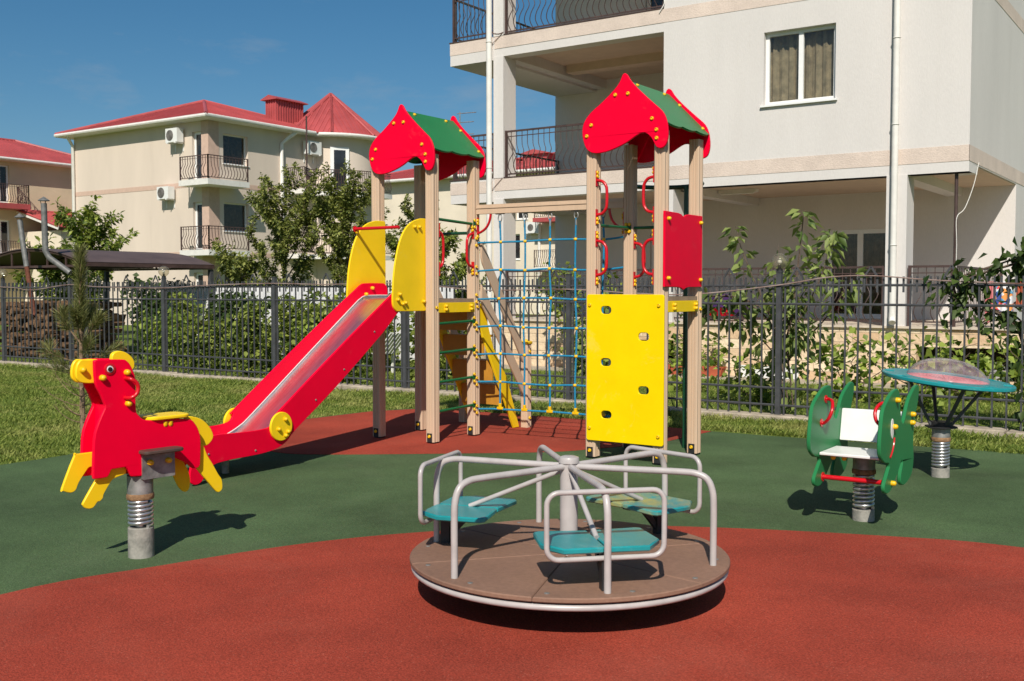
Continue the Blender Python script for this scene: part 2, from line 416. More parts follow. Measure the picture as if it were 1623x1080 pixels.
def bolt(parent, pos, n):
    """yellow domed bolt cap pointing along n"""
    def mk(): return MB().lathe([(.0165,-.001),(.0165,.006),(.014,.011),(.0105,.0135),(.010,.010),(.0001,.010)], n=12)
    o = inst('bolt', mk, 'bolt', 'bolt', parent, pos)
    o.rotation_euler = Vector(n).to_track_quat('Z', 'Y').to_euler()
    return o
def knob(parent, pos, n, r=.021, h=.03):
    def mk(): return MB().lathe([(.0165,-.001),(.0165,.016),(.014,.024),(.009,.029),(.0001,.031)], n=12)
    o = inst('knob', mk, 'bolt', 'bolt', parent, pos)
    o.rotation_euler = Vector(n).to_track_quat('Z', 'Y').to_euler()
    return o

def fX(x):   # plane X = x, a runs along Y
    return lambda a, b, t: (x+t, a, b)
def fY(y):   # plane Y = y, a runs along X
    return lambda a, b, t: (a, y+t, b)
def fZ(z):
    return lambda a, b, t: (a, b, z+t)
# ------------------------------------------------------------------ camera, light, sky
cam = bpy.data.cameras.new('camera'); camo = bpy.data.objects.new('camera', cam); COL.objects.link(camo)
camo.location = (0, 0, 1.5); camo.rotation_euler = (R(90-2.726), 0, R(34.5))
cam.sensor_width = 36; cam.lens = 36*1680/1623; cam.clip_end = 2000; cam.clip_start = .1
cam.dof.use_dof = True; cam.dof.focus_distance = 9.5; cam.dof.aperture_fstop = 8.
SC.camera = camo
EL = R(41.5); AZ = math.atan2(.48, -.88)
w = bpy.data.worlds.new('World'); SC.world = w; w.use_nodes = True
nt = w.node_tree; bg = nt.nodes['Background']
sky = N(nt, 'ShaderNodeTexSky', sky_type='NISHITA', sun_disc=False, sun_elevation=EL, sun_rotation=AZ, altitude=200., air_density=1.0, dust_density=1.0, ozone_density=5.)
geo = N(nt, 'ShaderNodeNewGeometry')
mp = N(nt, 'ShaderNodeMapping'); mp.inputs['Scale'].default_value = (2.2, 5.5, 14); mp.inputs['Rotation'].default_value = (0, .1, R(28))
nt.links.new(geo.outputs['Incoming'], mp.inputs['Vector'])
cn = N(nt, 'ShaderNodeTexNoise', Scale=1.6, Detail=7., Roughness=.62); nt.links.new(mp.outputs[0], cn.inputs['Vector'])
cr = N(nt, 'ShaderNodeMapRange'); cr.inputs[1].default_value = .56; cr.inputs[2].default_value = .82; cr.inputs[4].default_value = .30
nt.links.new(cn.outputs['Fac'], cr.inputs[0])
cm = N(nt, 'ShaderNodeMix', data_type='RGBA'); cm.inputs[7].default_value = (5.5, 5.6, 5.8, 1)
nt.links.new(cr.outputs[0], cm.inputs[0]); hs = N(nt, 'ShaderNodeHueSaturation', Saturation=1.22, Hue=.49)
nt.links.new(sky.outputs[0], hs.inputs['Color']); nt.links.new(hs.outputs[0], cm.inputs[6]); nt.links.new(cm.outputs[2], bg.inputs['Color'])
bg.inputs['Strength'].default_value = .066
sun = bpy.data.lights.new('sun', 'SUN'); sun.energy = 4.7; sun.angle = R(.5); sun.color = (1, .935, .83)
suno = bpy.data.objects.new('sun', sun); COL.objects.link(suno); suno.location = (5, -9, 12)
suno.rotation_euler = Vector((-.48*math.cos(EL)/1.0024, .88*math.cos(EL)/1.0024, -math.sin(EL))).to_track_quat('-Z', 'Y').to_euler()
SC.view_settings.view_transform = 'Standard'; SC.view_settings.look = 'None'; SC.view_settings.exposure = .15; SC.view_settings.gamma = 1
SC.cycles.diffuse_bounces = 8; SC.render.filter_size = 1.25

# ------------------------------------------------------------------ ground
def sheet(name, pts, z, mt, th=.003):
    return tag(obj(name, MB().prism(pts, fZ(0), z-th, z), mt, smooth=0), kind='structure')
sheet('lawn', [(-400,-300),(300,-300),(300,400),(-400,400)], 0, 'lawn')
pad = crv([(-8.72,-4),(-8.70,3),(-8.68,5.2),(-8.80,6.2),(-8.88,8.2),(-8.78,9.7),(-8.45,10.28),(-7.6,10.42),(-6.2,10.48),(-4.6,10.36),(-3.0,10.44),(-1.6,10.54),(2,10.6),(8,10.6)], 5, False)+[(8,-4)]
sheet('green_paving', pad, .012, 'rub_green', .012)
sheet('red_paving', crv([(-4.95,2.79),(-4.76,3.6),(-4.48,4.4),(-4.06,5.06),(-3.45,5.68),(-2.69,6.13),(-1.75,6.5),(-.99,6.66),(.5,6.5),(2,5.3),(2.7,3.5),(2.4,1),(0,-1),(-3,-.7),(-4.75,1.2)], 6), .016, 'rub_red')
sheet('red_tower_paving', crv([(-8.86,8.3),(-8.4,7.35),(-7.8,6.88),(-7.18,6.74),(-6.8,6.9),(-6.32,7.25),(-5.97,7.53),(-5.2,8.18),(-4.9,8.7),(-4.62,9.3)], 5, False)+[(-4.56,10.34),(-6.2,10.46),(-7.6,10.40),(-8.43,10.26),(-8.75,9.68)], .016, 'rub_red')
kb = MB(); rk = random.Random(3)
x = -27.
while x < 4:
    L_ = .96+rk.random()*.08
    kb.rbox(x, x+L_-.012, 11.60+rk.uniform(-.008,.008), 11.86, -.05, .075+rk.uniform(-.008,.008), .012); x += L_
tag(obj('kerb', kb, 'concrete'), kind='structure')
tag(obj('path', MB().box(-12.2, -1.2, 16.55, 17.13, -.02, .03), 'concrete'), kind='structure')

# ------------------------------------------------------------------ playground tower
T = thing('play_tower', (-5.6, 8.4, 0), 'twin tower climbing frame with red onion shaped gables, red slide and blue rope net', 'climbing frame')
def post_prof(s=.05, c=.010, g=.006):
    side = [(-s+c, -s), (-.021, -s), (-.017, -s+g), (-.009, -s+g), (-.005, -s), (.005, -s), (.009, -s+g), (.017, -s+g), (.021, -s), (s-c, -s)]
    out = []
    for k in range(4):
        a = R(90*k); out += [(x*math.cos(a)-y*math.sin(a), x*math.sin(a)+y*math.cos(a)) for x, y in side]
    return out
LP = {'L1':(-7.12,8.0),'L2':(-6.43,8.0),'L3':(-6.43,8.66),'L4':(-7.12,8.66),'R1':(-4.71,8.12),'R2':(-4.05,8.12),'R3':(-4.05,8.80),'R4':(-4.71,8.80)}
for k, (x, y) in LP.items():
    top = 2.80 if k[0] == 'L' else 2.84
    p = obj('post', MB().prism(post_prof(), lambda a, b, t: (x+a, y+b, t), .03, top), 'beige', T, origin=(x, y, 0))
    obj('foot_bracket', MB().box(x-.036, x+.036, y-.036, y+.036, .0, .06).box(x-.03, x+.03, y-.054, y-.045, .03, .115), 'black', p)
    bolt(p, (x, y-.054, .085), (0, -1, 0))
    if k in ('L2', 'L3', 'R3'): bolt(p, (x+.05, y, 1.33), (1, 0, 0))

GAB = [(.024,3.337),(.04,3.330),(.056,3.312),(.080,3.274),(.135,3.212),(.221,3.13),(.308,3.052),(.38,2.986),(.416,2.919),(.432,2.841),(.432,2.765),(.411,2.703),(.368,2.681),(.328,2.696),(.303,2.737),(.274,2.782),(.231,2.815),(.187,2.821),(.136,2.802),(.047,2.753),(-.057,2.713),(-.163,2.687),(-.263,2.683),(-.333,2.713),(-.372,2.777),(-.391,2.872),(-.373,2.957),(-.311,3.032),(-.211,3.102),(-.12,3.172),(-.045,3.240),(-.012,3.290),(.004,3.325)]
GB = [(-.062,3.163),(.06,3.163),(-.298,2.927),(-.342,2.835),(.288,2.933),(.33,2.837),(.332,2.767)]
for cx, dz, y0, y1 in ((-6.765,-.045,7.932,8.728),(-4.385,0,8.052,8.868)):
    for y, s in ((y0,-1),(y1,1)):
        g = obj('gable_panel', MB().prism(outl([(cx+a, b+dz) for a, b in GAB], 4, 120), fY(y), 0, s*.024, bev=.004), 'red', T, smooth=20)
        if s < 0:
            for a, b in GB: bolt(g, (cx+a, y-.024, b+dz), (0,-1,0))
    for s in (1, -1):
        mb = MB(); n = 36
        a0, z0_, a1, z1_ = .02+.0006*s, 3.270+dz, .02+.395*s, 2.878+dz
        nrm = Vector((z0_-z1_, 0, abs(a1-a0))).normalized(); nx = nrm.x*s
        vs = []; 
        for i in range(n+1):
            yy = y0+.002+(y1-y0-.004)*i/n
            wv = .022*math.sin(math.pi*((3*i/n) % 1))**.8
            for (a, zz, e) in ((a0, z0_, 0), (a1, z1_, wv)):
                ax = a+e*s*.68; az = zz-e*.74
                vs += [(cx+ax, yy, az), (cx+ax+nx*.018, yy, az+nrm.z*.018)]
        fs = []
        for i in range(n):
            o = i*4; q = o+4
            fs += [(o, o+2, q+2, q), (o+1, q+1, q+3, o+3), (o, q, q+1, o+1), (o+2, o+3, q+3, q+2)]
        fs += [(0,1,3,2), (n*4, n*4+2, n*4+3, n*4+1)]
        rs = obj('roof_sheet', mb.add(vs, fs), 'green', T)
        if s > 0:
            for f, yy in ((.07, y0+.14), (.07, y1-.16), (.30, y1-.035), (.88, y1-.035)):
                bolt(rs, (cx+a0+(a1-a0)*f+nx*.018, yy, z0_+(z1_-z0_)*f+nrm.z*.018), nrm)

# decks, edge boards
for x0, x1, y0, y1, z in ((-7.07,-6.385,8.05,8.61,1.415),(-4.66,-4.005,8.17,8.75,1.445)):
    d = obj('deck', MB().box(x0, x1, y0, y1, z-.036, z), 'deckwood', T, smooth=0)
    b = obj('edge_board', MB().prism(rect(y0-.02, y1+.01, z-.135, z-.038, .008), fX(x1-.014), 0, .02, bev=.003), 'yellow', T)
    for yy in (y0+.09, y1-.06):
        knob(b, (x1+.006, yy, z-.07), (1,0,0)); knob(b, (x1+.006, yy, z-.105), (1,0,0))
    obj('edge_board', MB().prism(rect(x0, x1-.03, z-.135, z-.038, .008), fY(y1-.02), 0, .02, bev=.003), 'yellow', T)

# slide
S = obj('slide', MB().tube(crv([(-6.775,5.74,.22),(-6.775,5.74,.10),(-6.775,5.74,0)],2,False), .03, 10).box(-6.99,-6.55,5.70,5.78,.165,.18), 'galv', T)
PRO = [(8.02,1.43),(8.02,1.52),(7.985,1.56),(7.93,1.568),(7.70,1.566),(7.64,1.55),(7.56,1.50),(6.9,1.065),(6.085,.505),(6.045,.46),(6.03,.415),(5.99,.385),(5.87,.370),(5.65,.372),(5.42,.380),(5.33,.35),(5.25,.28),(5.2,.2),(5.175,.11),(5.18,.045),(5.215,.022),(5.27,.03),(5.31,.07),(5.34,.115),(5.39,.145),(5.45,.16),(5.60,.169),(5.78,.172),(5.92,.178),(6.06,.20),(6.17,.25),(6.27,.335),(6.72,.632),(7.36,1.10),(7.60,1.30),(7.78,1.35),(7.98,1.37)]
for x, s in ((-6.505,-1),(-7.045,1)):
    sp = obj('side_panel', MB().prism(outl(PRO, 3), fX(x), 0, s*.024, bev=.003), 'red', S)
    wx = x if s < 0 else x
    wh = obj('wheel_disc', MB().prism(circ(6.085,.378,.119,32), fX(wx-s*.001), 0, -s*.022, bev=.004), 'yellow', S)
    for a, b in ((6.12,.435),(6.045,.36),(6.12,.30),(6.15,.33)):
        knob(wh, (wx-s*.022, a, b), (-s,0,0))
    for a, b in ((5.35,.24),(5.82,.21),(6.5,.56),(6.85,.80),(7.25,1.12)):
        o = inst('screw', lambda: MB().lathe([(.009,-.001),(.009,.003),(.006,.006),(.0001,.006)], n=10), 'galv', 'screw', sp, (x-s*0.0, a, b), Vector((-s,0,0)).to_track_quat('Z','Y').to_euler())
knob(S, (-7.02,7.79,1.52), (1,0,0)); knob(S, (-7.02,7.70,1.46), (1,0,0))
CH = crv([(8.02,1.418),(7.72,1.415),(7.62,1.385),(7.5,1.305),(6.9,.875),(6.25,.405),(6.1,.31),(5.95,.252),(5.8,.232),(5.5,.222),(5.38,.20),(5.30,.155)], 5, False)
mb = MB(); vs = []
sec = [(-7.020,.030),(-7.018,.014),(-7.008,.004),(-6.99,0),(-6.56,0),(-6.542,.004),(-6.532,.014),(-6.530,.030)]
for a, b in CH: vs += [(x, a, b+u) for x, u in sec]
k = len(sec)
mb.add(vs, [(i*k+j, i*k+j+1, (i+1)*k+j+1, (i+1)*k+j) for i in range(len(CH)-1) for j in range(k-1)])
obj('chute', mb, 'steel', S)
for x in (-7.019,-6.531): obj('edge_strip', MB().tube([(x,a,b+.031) for a, b in CH], .0045, 8), 'plate', S)  # whitish tubes paint in the sunlit glint of the steel lip

# shields beside the slide entry and their cross bar
SH = [(8.045,2.185),(7.95,2.186),(7.88,2.18),(7.76,2.14),(7.66,2.06),(7.585,1.935),(7.53,1.77),(7.5,1.6),(7.488,1.42),(7.497,1.35),(7.535,1.31),(7.60,1.30),(8.02,1.30),(8.045,1.32)]
for x, ks in ((-7.062,((7.62,2.06),(7.62,1.44))), (-6.488,((7.80,2.10),(7.87,2.10),(7.58,1.46),(7.55,1.41),(7.62,1.37),(7.66,1.38),(7.93,1.39)))):
    sh = obj('shield', MB().prism(outl(SH, 3, 60, .02), fX(x), 0, -.02, bev=.004), 'yellow', T)
    for a, b in ks: knob(sh, (x, a, b), (1,0,0))
obj('cross_bar', MB().cyl((-7.062,7.60,2.088),(-6.508,7.60,2.088),.0155,12).cyl((-7.062,7.6,2.088),(-7.056,7.6,2.088),.03,14), 'red_tube', T)

# rungs, rails, handles
def flange(mb, p, n, h=.055):
    p = Vector(p); n = Vector(n); mb.bar(p-Vector((0,0,h)), p+Vector((0,0,h)), .034, .006, up=n)
for z in (1.185,.90,.615,.33):
    mb = MB().cyl((-6.405,8.045,z-.012),(-6.405,8.625,z+.004),.0145,12)
    flange(mb, (-6.377,8.60,z), (1,0,0), .04)
    r_ = obj('rung', mb, 'green_tube', T)
    for q in (-.036,.036): bolt(r_, (-6.374,8.60,z+q), (1,0,0))
def rail(p, q, fl, n, m='green_tube'):
    mb = MB().cyl(p, q, .0145, 12)
    for f in fl: flange(mb, f, n, .04)
    o = obj('guard_rail', mb, m, T)
    for f in fl:
        for s in (-.034,.034): bolt(o, (Vector(f)+Vector(n)*.003)+Vector((0,0,s)), n)
rail((-6.41,8.04,2.185),(-6.41,8.63,2.165), [(-6.377,8.61,2.165)], (1,0,0))
rail((-4.70,8.15,2.07),(-4.70,8.76,2.075), [(-4.725,8.747,2.075)], (0,-1,0))
rail((-4.67,8.79,2.075),(-4.10,8.79,2.075), [(-4.69,8.747,2.075)], (0,-1,0))
obj('guard_rail', MB().tube(crv([(-6.93,8.70,1.42),(-6.93,8.70,1.9),(-6.925,8.70,2.0),(-6.90,8.70,2.05),(-6.84,8.70,2.08),(-6.5,8.70,2.08)],4,False), .016, 10), 'darkgreen', T)
def handle(base, d, z0, z1, out=.10, n=(1,0,0)):
    """a bent grab handle on a post: base (x, y), d horizontal direction it stands out"""
    b = Vector((base[0], base[1], 0)); d = Vector(d)
    pts = [b+Vector((0,0,z1))]+[b+d*out*a+Vector((0,0,z)) for a, z in ((.55,z1-.012),(.9,z1-.05),(1,z1-.10),(1,z0+.10),(.9,z0+.05),(.55,z0+.012))]+[b+Vector((0,0,z0))]
    mb = MB().tube(crv(pts, 5, False), .0135, 10)
    h = obj('handle', mb.bar(b+Vector((0,0,z1-.05)), b+Vector((0,0,z1+.085)), .034, .006, up=d).bar(b+Vector((0,0,z0-.085)), b+Vector((0,0,z0+.05)), .034, .006, up=d), 'red_tube', T)
    for z in (z1+.035, z1+.068, z0-.035, z0-.068): bolt(h, b+d*.003+Vector((0,0,z)), d)
handle((-6.395,8.608), (0,-1,0), 1.735, 2.065); handle((-6.395,8.052), (0,1,0), 1.72, 2.06, .075)
handle((-4.658,8.085), (1,0,0), 2.155, 2.455); handle((-4.658,8.085), (1,0,0), 1.63, 1.93)
handle((-4.102,8.085), (-1,0,0), 2.155, 2.455); handle((-4.102,8.085), (-1,0,0), 1.63, 1.93)
handle((-4.658,8.79), (1,0,0), 1.62, 1.935)

# climbing panel with oval holes, red panel
HO = [(-4.542,1.326),(-4.175,1.103),(-4.542,.872),(-4.174,.645),(-4.536,.414)]
yp = obj('climbing_panel', MB().prism(rect(-4.735,-3.985,.178,1.462,.022,5), fY(8.066), 0, -.02, holes=[rect(x-.052,x+.052,z-.034,z+.034,.033,6) for x, z in HO], bev=.004), 'yellow2', T)
for x, z in ((-4.70,1.37),(-4.03,1.37),(-4.70,.29),(-4.03,.26)): bolt(yp, (x, 8.046, z), (0,-1,0))
rp = obj('side_board', MB().prism([(8.045,2.162),(8.30,2.158),(8.36,2.150),(8.412,2.128),(8.46,2.150),(8.52,2.158),(8.788,2.158),(8.788,1.528),(8.52,1.526),(8.46,1.519),(8.412,1.502),(8.36,1.519),(8.30,1.526),(8.045,1.528)][::-1], fX(-3.998), 0, .02, bev=.003), 'red', T)
for a, b in ((8.10,2.10),(8.74,2.095),(8.10,1.60),(8.74,1.59)): knob(rp, (-3.979, a, b), (1,0,0))

# fireman's pole
obj('sliding_pole', MB().cyl((-4.30,9.13,0),(-4.30,9.13,2.47),.021,14).tube([(-4.71,8.85,2.47)]+[(-4.38-.33*math.cos(R(a)), 8.86+.33*math.sin(R(a)), 2.47) for a in range(0,181,12)]+[(-4.05,8.85,2.47)], .021, 12), 'darkgreen', T)

# stair behind the first tower
for x in (-6.405,-6.965):
    obj('stringer', MB().prism([(8.72,1.37),(8.80,1.35),(8.98,.90),(9.22,.585),(9.46,.02),(9.36,.02),(8.72,1.16)], fX(x), 0, -.028, bev=.003), 'yellow', T)
for y, z in ((8.745,1.30),(8.875,1.035),(9.035,.765),(9.195,.495)):
    obj('step', MB().rbox(-6.962,-6.436,y-.02,y+.14,z-.025,z,.004).box(-6.962,-6.436,y-.035,y-.018,z-.215,z-.005), 'ochre', T)
for x in (-6.365,-7.185):
    for (za, zb) in ((1.93,.79),(1.50,.44)):
        a = Vector((x,8.70,za)); b = Vector((x,9.50,zb))
        obj('handrail_board', MB().prism([(8.705,za+.055),(8.78,za-.02),(9.46,zb+.12),(9.46,zb-.06),(8.73,za-.165),(8.705,za-.10)], fX(x-.012), 0, .024, bev=.003), 'beige', T)
    p = obj('short_post', MB().prism(post_prof(.045), lambda a, b, t: (x+.012*(1 if x > -7 else -1)+a, 9.512+b, t), 0, .915), 'beige', T)
    cx = x+.012*(1 if x > -7 else -1)
    obj('post_cap', MB().rbox(cx-.053,cx+.053,9.459,9.565,.915,.95,.008).ball((cx,9.512,.95),.022), 'bolt', p)
    for z in (.84,.45,.12): bolt(p, (cx+.045, 9.512, z), (1,0,0))

# net
bm_ = obj('net_beam', MB().bar((-6.38,8.672,2.31),(-4.76,8.778,2.31),.052,.092).bar((-6.378,8.64,2.325),(-4.762,8.746,2.325),.004,.012), 'beige', T)
def ny(x): return 8.672+(x+6.38)/1.62*.106
NET = obj('climbing_net', MB().tube([(-6.375,ny(-6.375),.29),(-6.2,ny(-6.2),.30),(-5.5,ny(-5.5),.31),(-4.77,ny(-4.77),.30)],.0095,8), 'rope', T)
XS = [-6.117,-5.833,-5.548,-5.265,-4.98]; rn = random.Random(5)
ZS = [.575,.855,1.135,1.415,1.70,1.985]
jit = {(i, j): (rn.uniform(-.012,.012), rn.uniform(-.008,.008)) for i in range(5) for j in range(6)}
for j, z in enumerate(ZS):
    pts = [(-6.378,ny(-6.378),z-.008)]+[(XS[i]+jit[i,j][0], ny(XS[i]), z+jit[i,j][1]) for i in range(5)]+[(-4.762,ny(-4.762),z+.012)]
    obj('rope', MB().tube(crv(pts,4,False), .0095, 8), 'rope', NET)
for i, x in enumerate(XS):
    pts = [(x, ny(x)-.002, .30)]+[(x+jit[i,j][0], ny(x)-.002, ZS[j]+jit[i,j][1]) for j in range(6)]+[(x, ny(x)-.002, 2.19)]
    obj('rope', MB().tube(crv(pts,4,False), .0095, 8), 'rope', NET)
    obj('rope_clamp', MB().cyl((x,ny(x),2.12),(x,ny(x),2.175),.0115,10).tube(crv([(x,ny(x),2.175),(x-.022,ny(x),2.215),(x,ny(x),2.262),(x+.022,ny(x),2.215)],4),.006,8,True).box(x-.05,x+.05,ny(x)-.012,ny(x)+.012,2.255,2.263), 'galv', NET)
    inst('tee', lambda: MB().rbox(-.036,.036,-.014,.014,-.014,.014,.005).rbox(-.015,.015,-.0145,.0145,.0,.05,.005), 'bolt', 'rope_tee', NET, (x, ny(x), .312))
    for j, z in enumerate(ZS):
        inst('knot', lambda: MB().ball((0,0,0),.0205,12,8,.85), 'bolt', 'rope_knot', NET, (x+jit[i,j][0], ny(x)-.001, z+jit[i,j][1]))
for z in [.29]+ZS:
    for q in (-.035,.035): bolt(NET, (-6.379, ny(-6.38)-.028, z+q), (1,0,0))
for x0, s in ((-6.38,1),(-4.76,-1)):
    pts = [(x0, ny(x0), 2.07)]+[(x0+s*.16*math.sin(R(a)), ny(x0), 2.08+.185*(1-math.cos(R(a)))) for a in (20,40,60,80,90)]
    b = obj('corner_brace', MB().tube(crv(pts,4,False), .0125, 10).box(x0, x0+s*.007, ny(x0)-.018, ny(x0)+.018, 2.02, 2.23), 'red_tube', T)
    for z in (2.20,2.17,2.04): bolt(b, (x0+s*.006, ny(x0)-.012, z), (s,0,0))

# ------------------------------------------------------------------ carousel
CX, CY = -2.775, 4.545
C = thing('carousel', (CX, CY, 0), 'grey tube merry-go-round with brown deck and three teal seats on red ground', 'merry-go-round')
KS = .966; C.scale = (KS,)*3; C.location = (CX*KS, CY*KS, 1.5*(1-KS))   # deck about 0.21 m above the ground
def pol(a, r, z=0): return (CX+r*math.cos(R(a)), CY+r*math.sin(R(a)), z)
mb = MB()
for k in range(6):   # six board sectors with a thin joint between
    a0, a1 = 15+35+60*k, 15+35+60*(k+1)
    n = 14; da = R(.09)
    arc = [(.803*math.cos(R(a0+(a1-a0)*i/n)+ (da if i == 0 else -da if i == n else 0)), .803*math.sin(R(a0+(a1-a0)*i/n)+(da if i == 0 else -da if i == n else 0))) for i in range(n+1)]
    inn = [(.03*math.cos(R(a1)-.05), .03*math.sin(R(a1)-.05)), (.03*math.cos(R(a0)+.05), .03*math.sin(R(a0)+.05))]
    mb.prism(arc+inn, lambda a, b, t: (CX+a, CY+b, t), .146, .17, bev=.005)
deck = obj('deck', mb, 'cardeck', C)
for k in range(12):
    inst('deckscrew', lambda: MB().lathe([(.013,-.001),(.013,.002),(.0001,.003)], n=12), 'galv', 'screw', deck, pol(15+30*k+9, .735, .17))
obj('rim', MB().tube([pol(a, .782, .122) for a in range(0,360,4)], .015, 10, True), 'greypaint', C)
mb = MB().cyl((CX,CY,-.055),(CX,CY,.14),.09,20).cyl((CX,CY,.03),(CX,CY,.13),.22,24,.3).cyl((CX,CY,.138),(CX,CY,.144),.78,48)  # last, hidden disc is added to block light leaking through the deck joints
for k in range(6): mb.bar(pol(15+60*k,.08,.117), pol(15+60*k,.76,.117), .04, .04)
obj('underframe', mb, 'black', C)
obj('hub', MB().lathe([(.047,.165),(.045,.19),(.045,.60),(.045,.625),(.052,.63),(.052,.652),(.049,.658),(.03,.664),(.0001,.664)], (CX,CY,0), 24), 'greypaint', C)
for k in range(6):
    a = 15+60*k
    pts = [pol(a,.035,.612)]+[pol(a,.35,.614), pol(a,.56,.616), pol(a,.64,.612), pol(a,.695,.588), pol(a,.722,.53), pol(a,.728,.45), pol(a,.728,.30), pol(a,.728,.165)]
    obj('arm', MB().tube(crv(pts, 5, False), .0165, 12), 'greypaint', C)
for a, mt_ in ((-45,'teal'),(75,'tealworn'),(195,'teal')):
    ca_, sa_ = math.cos(R(a)), math.sin(R(a))
    def Q(r, t, z): return (CX+r*ca_-t*sa_, CY+r*sa_+t*ca_, z)
    lp = rect(-.268,.268,.318,.615,.055,6)
    hp = obj('backrest_hoop', MB().tube([Q(.700,p[0],p[1]) for p in lp], .0125, 10, True), 'greypaint', C)
    mb = MB()
    for s in (1,-1):
        half = [(.395,s*.006),(.385,s*.01),(.362,s*.235),(.378,s*.262),(.61,s*.276),(.725,s*.195),(.723,s*.02),(.708,s*.004)]
        mb.prism(half, lambda p, q, t: Q(p, q, t), .345, .372, bev=.006)
    seat = obj('seat', mb, mt_, C)
    obj('seat_bracket', MB().bar(Q(.675,0,.17),Q(.675,0,.34),.035,.05,(ca_,sa_,0)).bar(Q(.665,0,.20),Q(.53,0,.34),.02,.03).bar(Q(.42,0,.338),Q(.70,0,.338),.05,.012), 'black', C)
    obj('strut', MB().tube([Q(.045,0,.585),Q(.54,0,.372)], .0125, 12), 'greypaint', C)

# ------------------------------------------------------------------ spring riders
def spring_base(root, c, z0, z1, zc, zt, turns=6, rs=.070):
    b = obj('base_tube', MB().lathe([(.0001,z0-.0),(rs,z0),(rs,z1-.004),(rs-.004,z1),(.0001,z1)], (c[0],c[1],0), 28), 'stained', root)
    pts = [(c[0]+(rs-.010)*math.cos(2*math.pi*t), c[1]+(rs-.010)*math.sin(2*math.pi*t), z1+.008+(zc-z1-.016)*t/turns) for t in [i/14 for i in range(turns*14+1)]]
    obj('spring', MB().tube(pts, .0105, 10).cyl((c[0],c[1],z1),(c[0],c[1],zc),.03,12), 'spring', root)
    obj('collar', MB().lathe([(.05,zc-.002),(rs+.003,zc),(rs+.005,zc+.008),(rs+.005,zc+.024),(rs+.001,zc+.032),(.05,zc+.032)], (c[0],c[1],0), 24), 'rust', root)
    obj('upper_tube', MB().lathe([(rs,zc+.02),(rs,zt),(.0001,zt)], (c[0],c[1],0), 28), 'galv', root)

HC = (-5.036, 3.663)
H = thing('horse_rider', (HC[0],HC[1],0), 'red and yellow horse shaped spring rocker on a silver coil spring', 'spring rocker')
hd = Vector((-.1,-.995,0)).normalized(); hn = Vector((.995,-.1,0)).normalized()
def HF(off): return lambda a, b, t: tuple(Vector((HC[0],HC[1],0))+hd*(a-.022)+hn*(off+t)+Vector((0,0,b)))
def hp_(a, off, z): return Vector((HC[0],HC[1],z))+hd*(a-.022)+hn*off
spring_base(H, HC, 0, .18, .338, .47, 6)
BODY = [(.318,1.129),(.26,1.130),(.142,1.124),(.115,1.10),(.092,1.054),(.081,1.005),(.081,.85),(.062,.809),(.021,.782),(-.08,.775),(-.241,.764),(-.286,.735),(-.313,.685),(-.323,.626),(-.318,.49),(-.30,.474),(-.268,.478),(-.240,.505),(-.222,.517),(-.134,.562),(-.092,.555),(-.088,.478),(-.06,.472),(.095,.478),(.118,.488),(.128,.51),(.147,.538),(.231,.536),(.244,.51),(.262,.496),(.325,.496),(.334,.51),(.331,.617),(.318,.746),(.258,.877),(.283,.942),(.312,1.006)]
def dense(p):   # keep the corners, smooth a little
    return outl(p, 3, 38, .012)
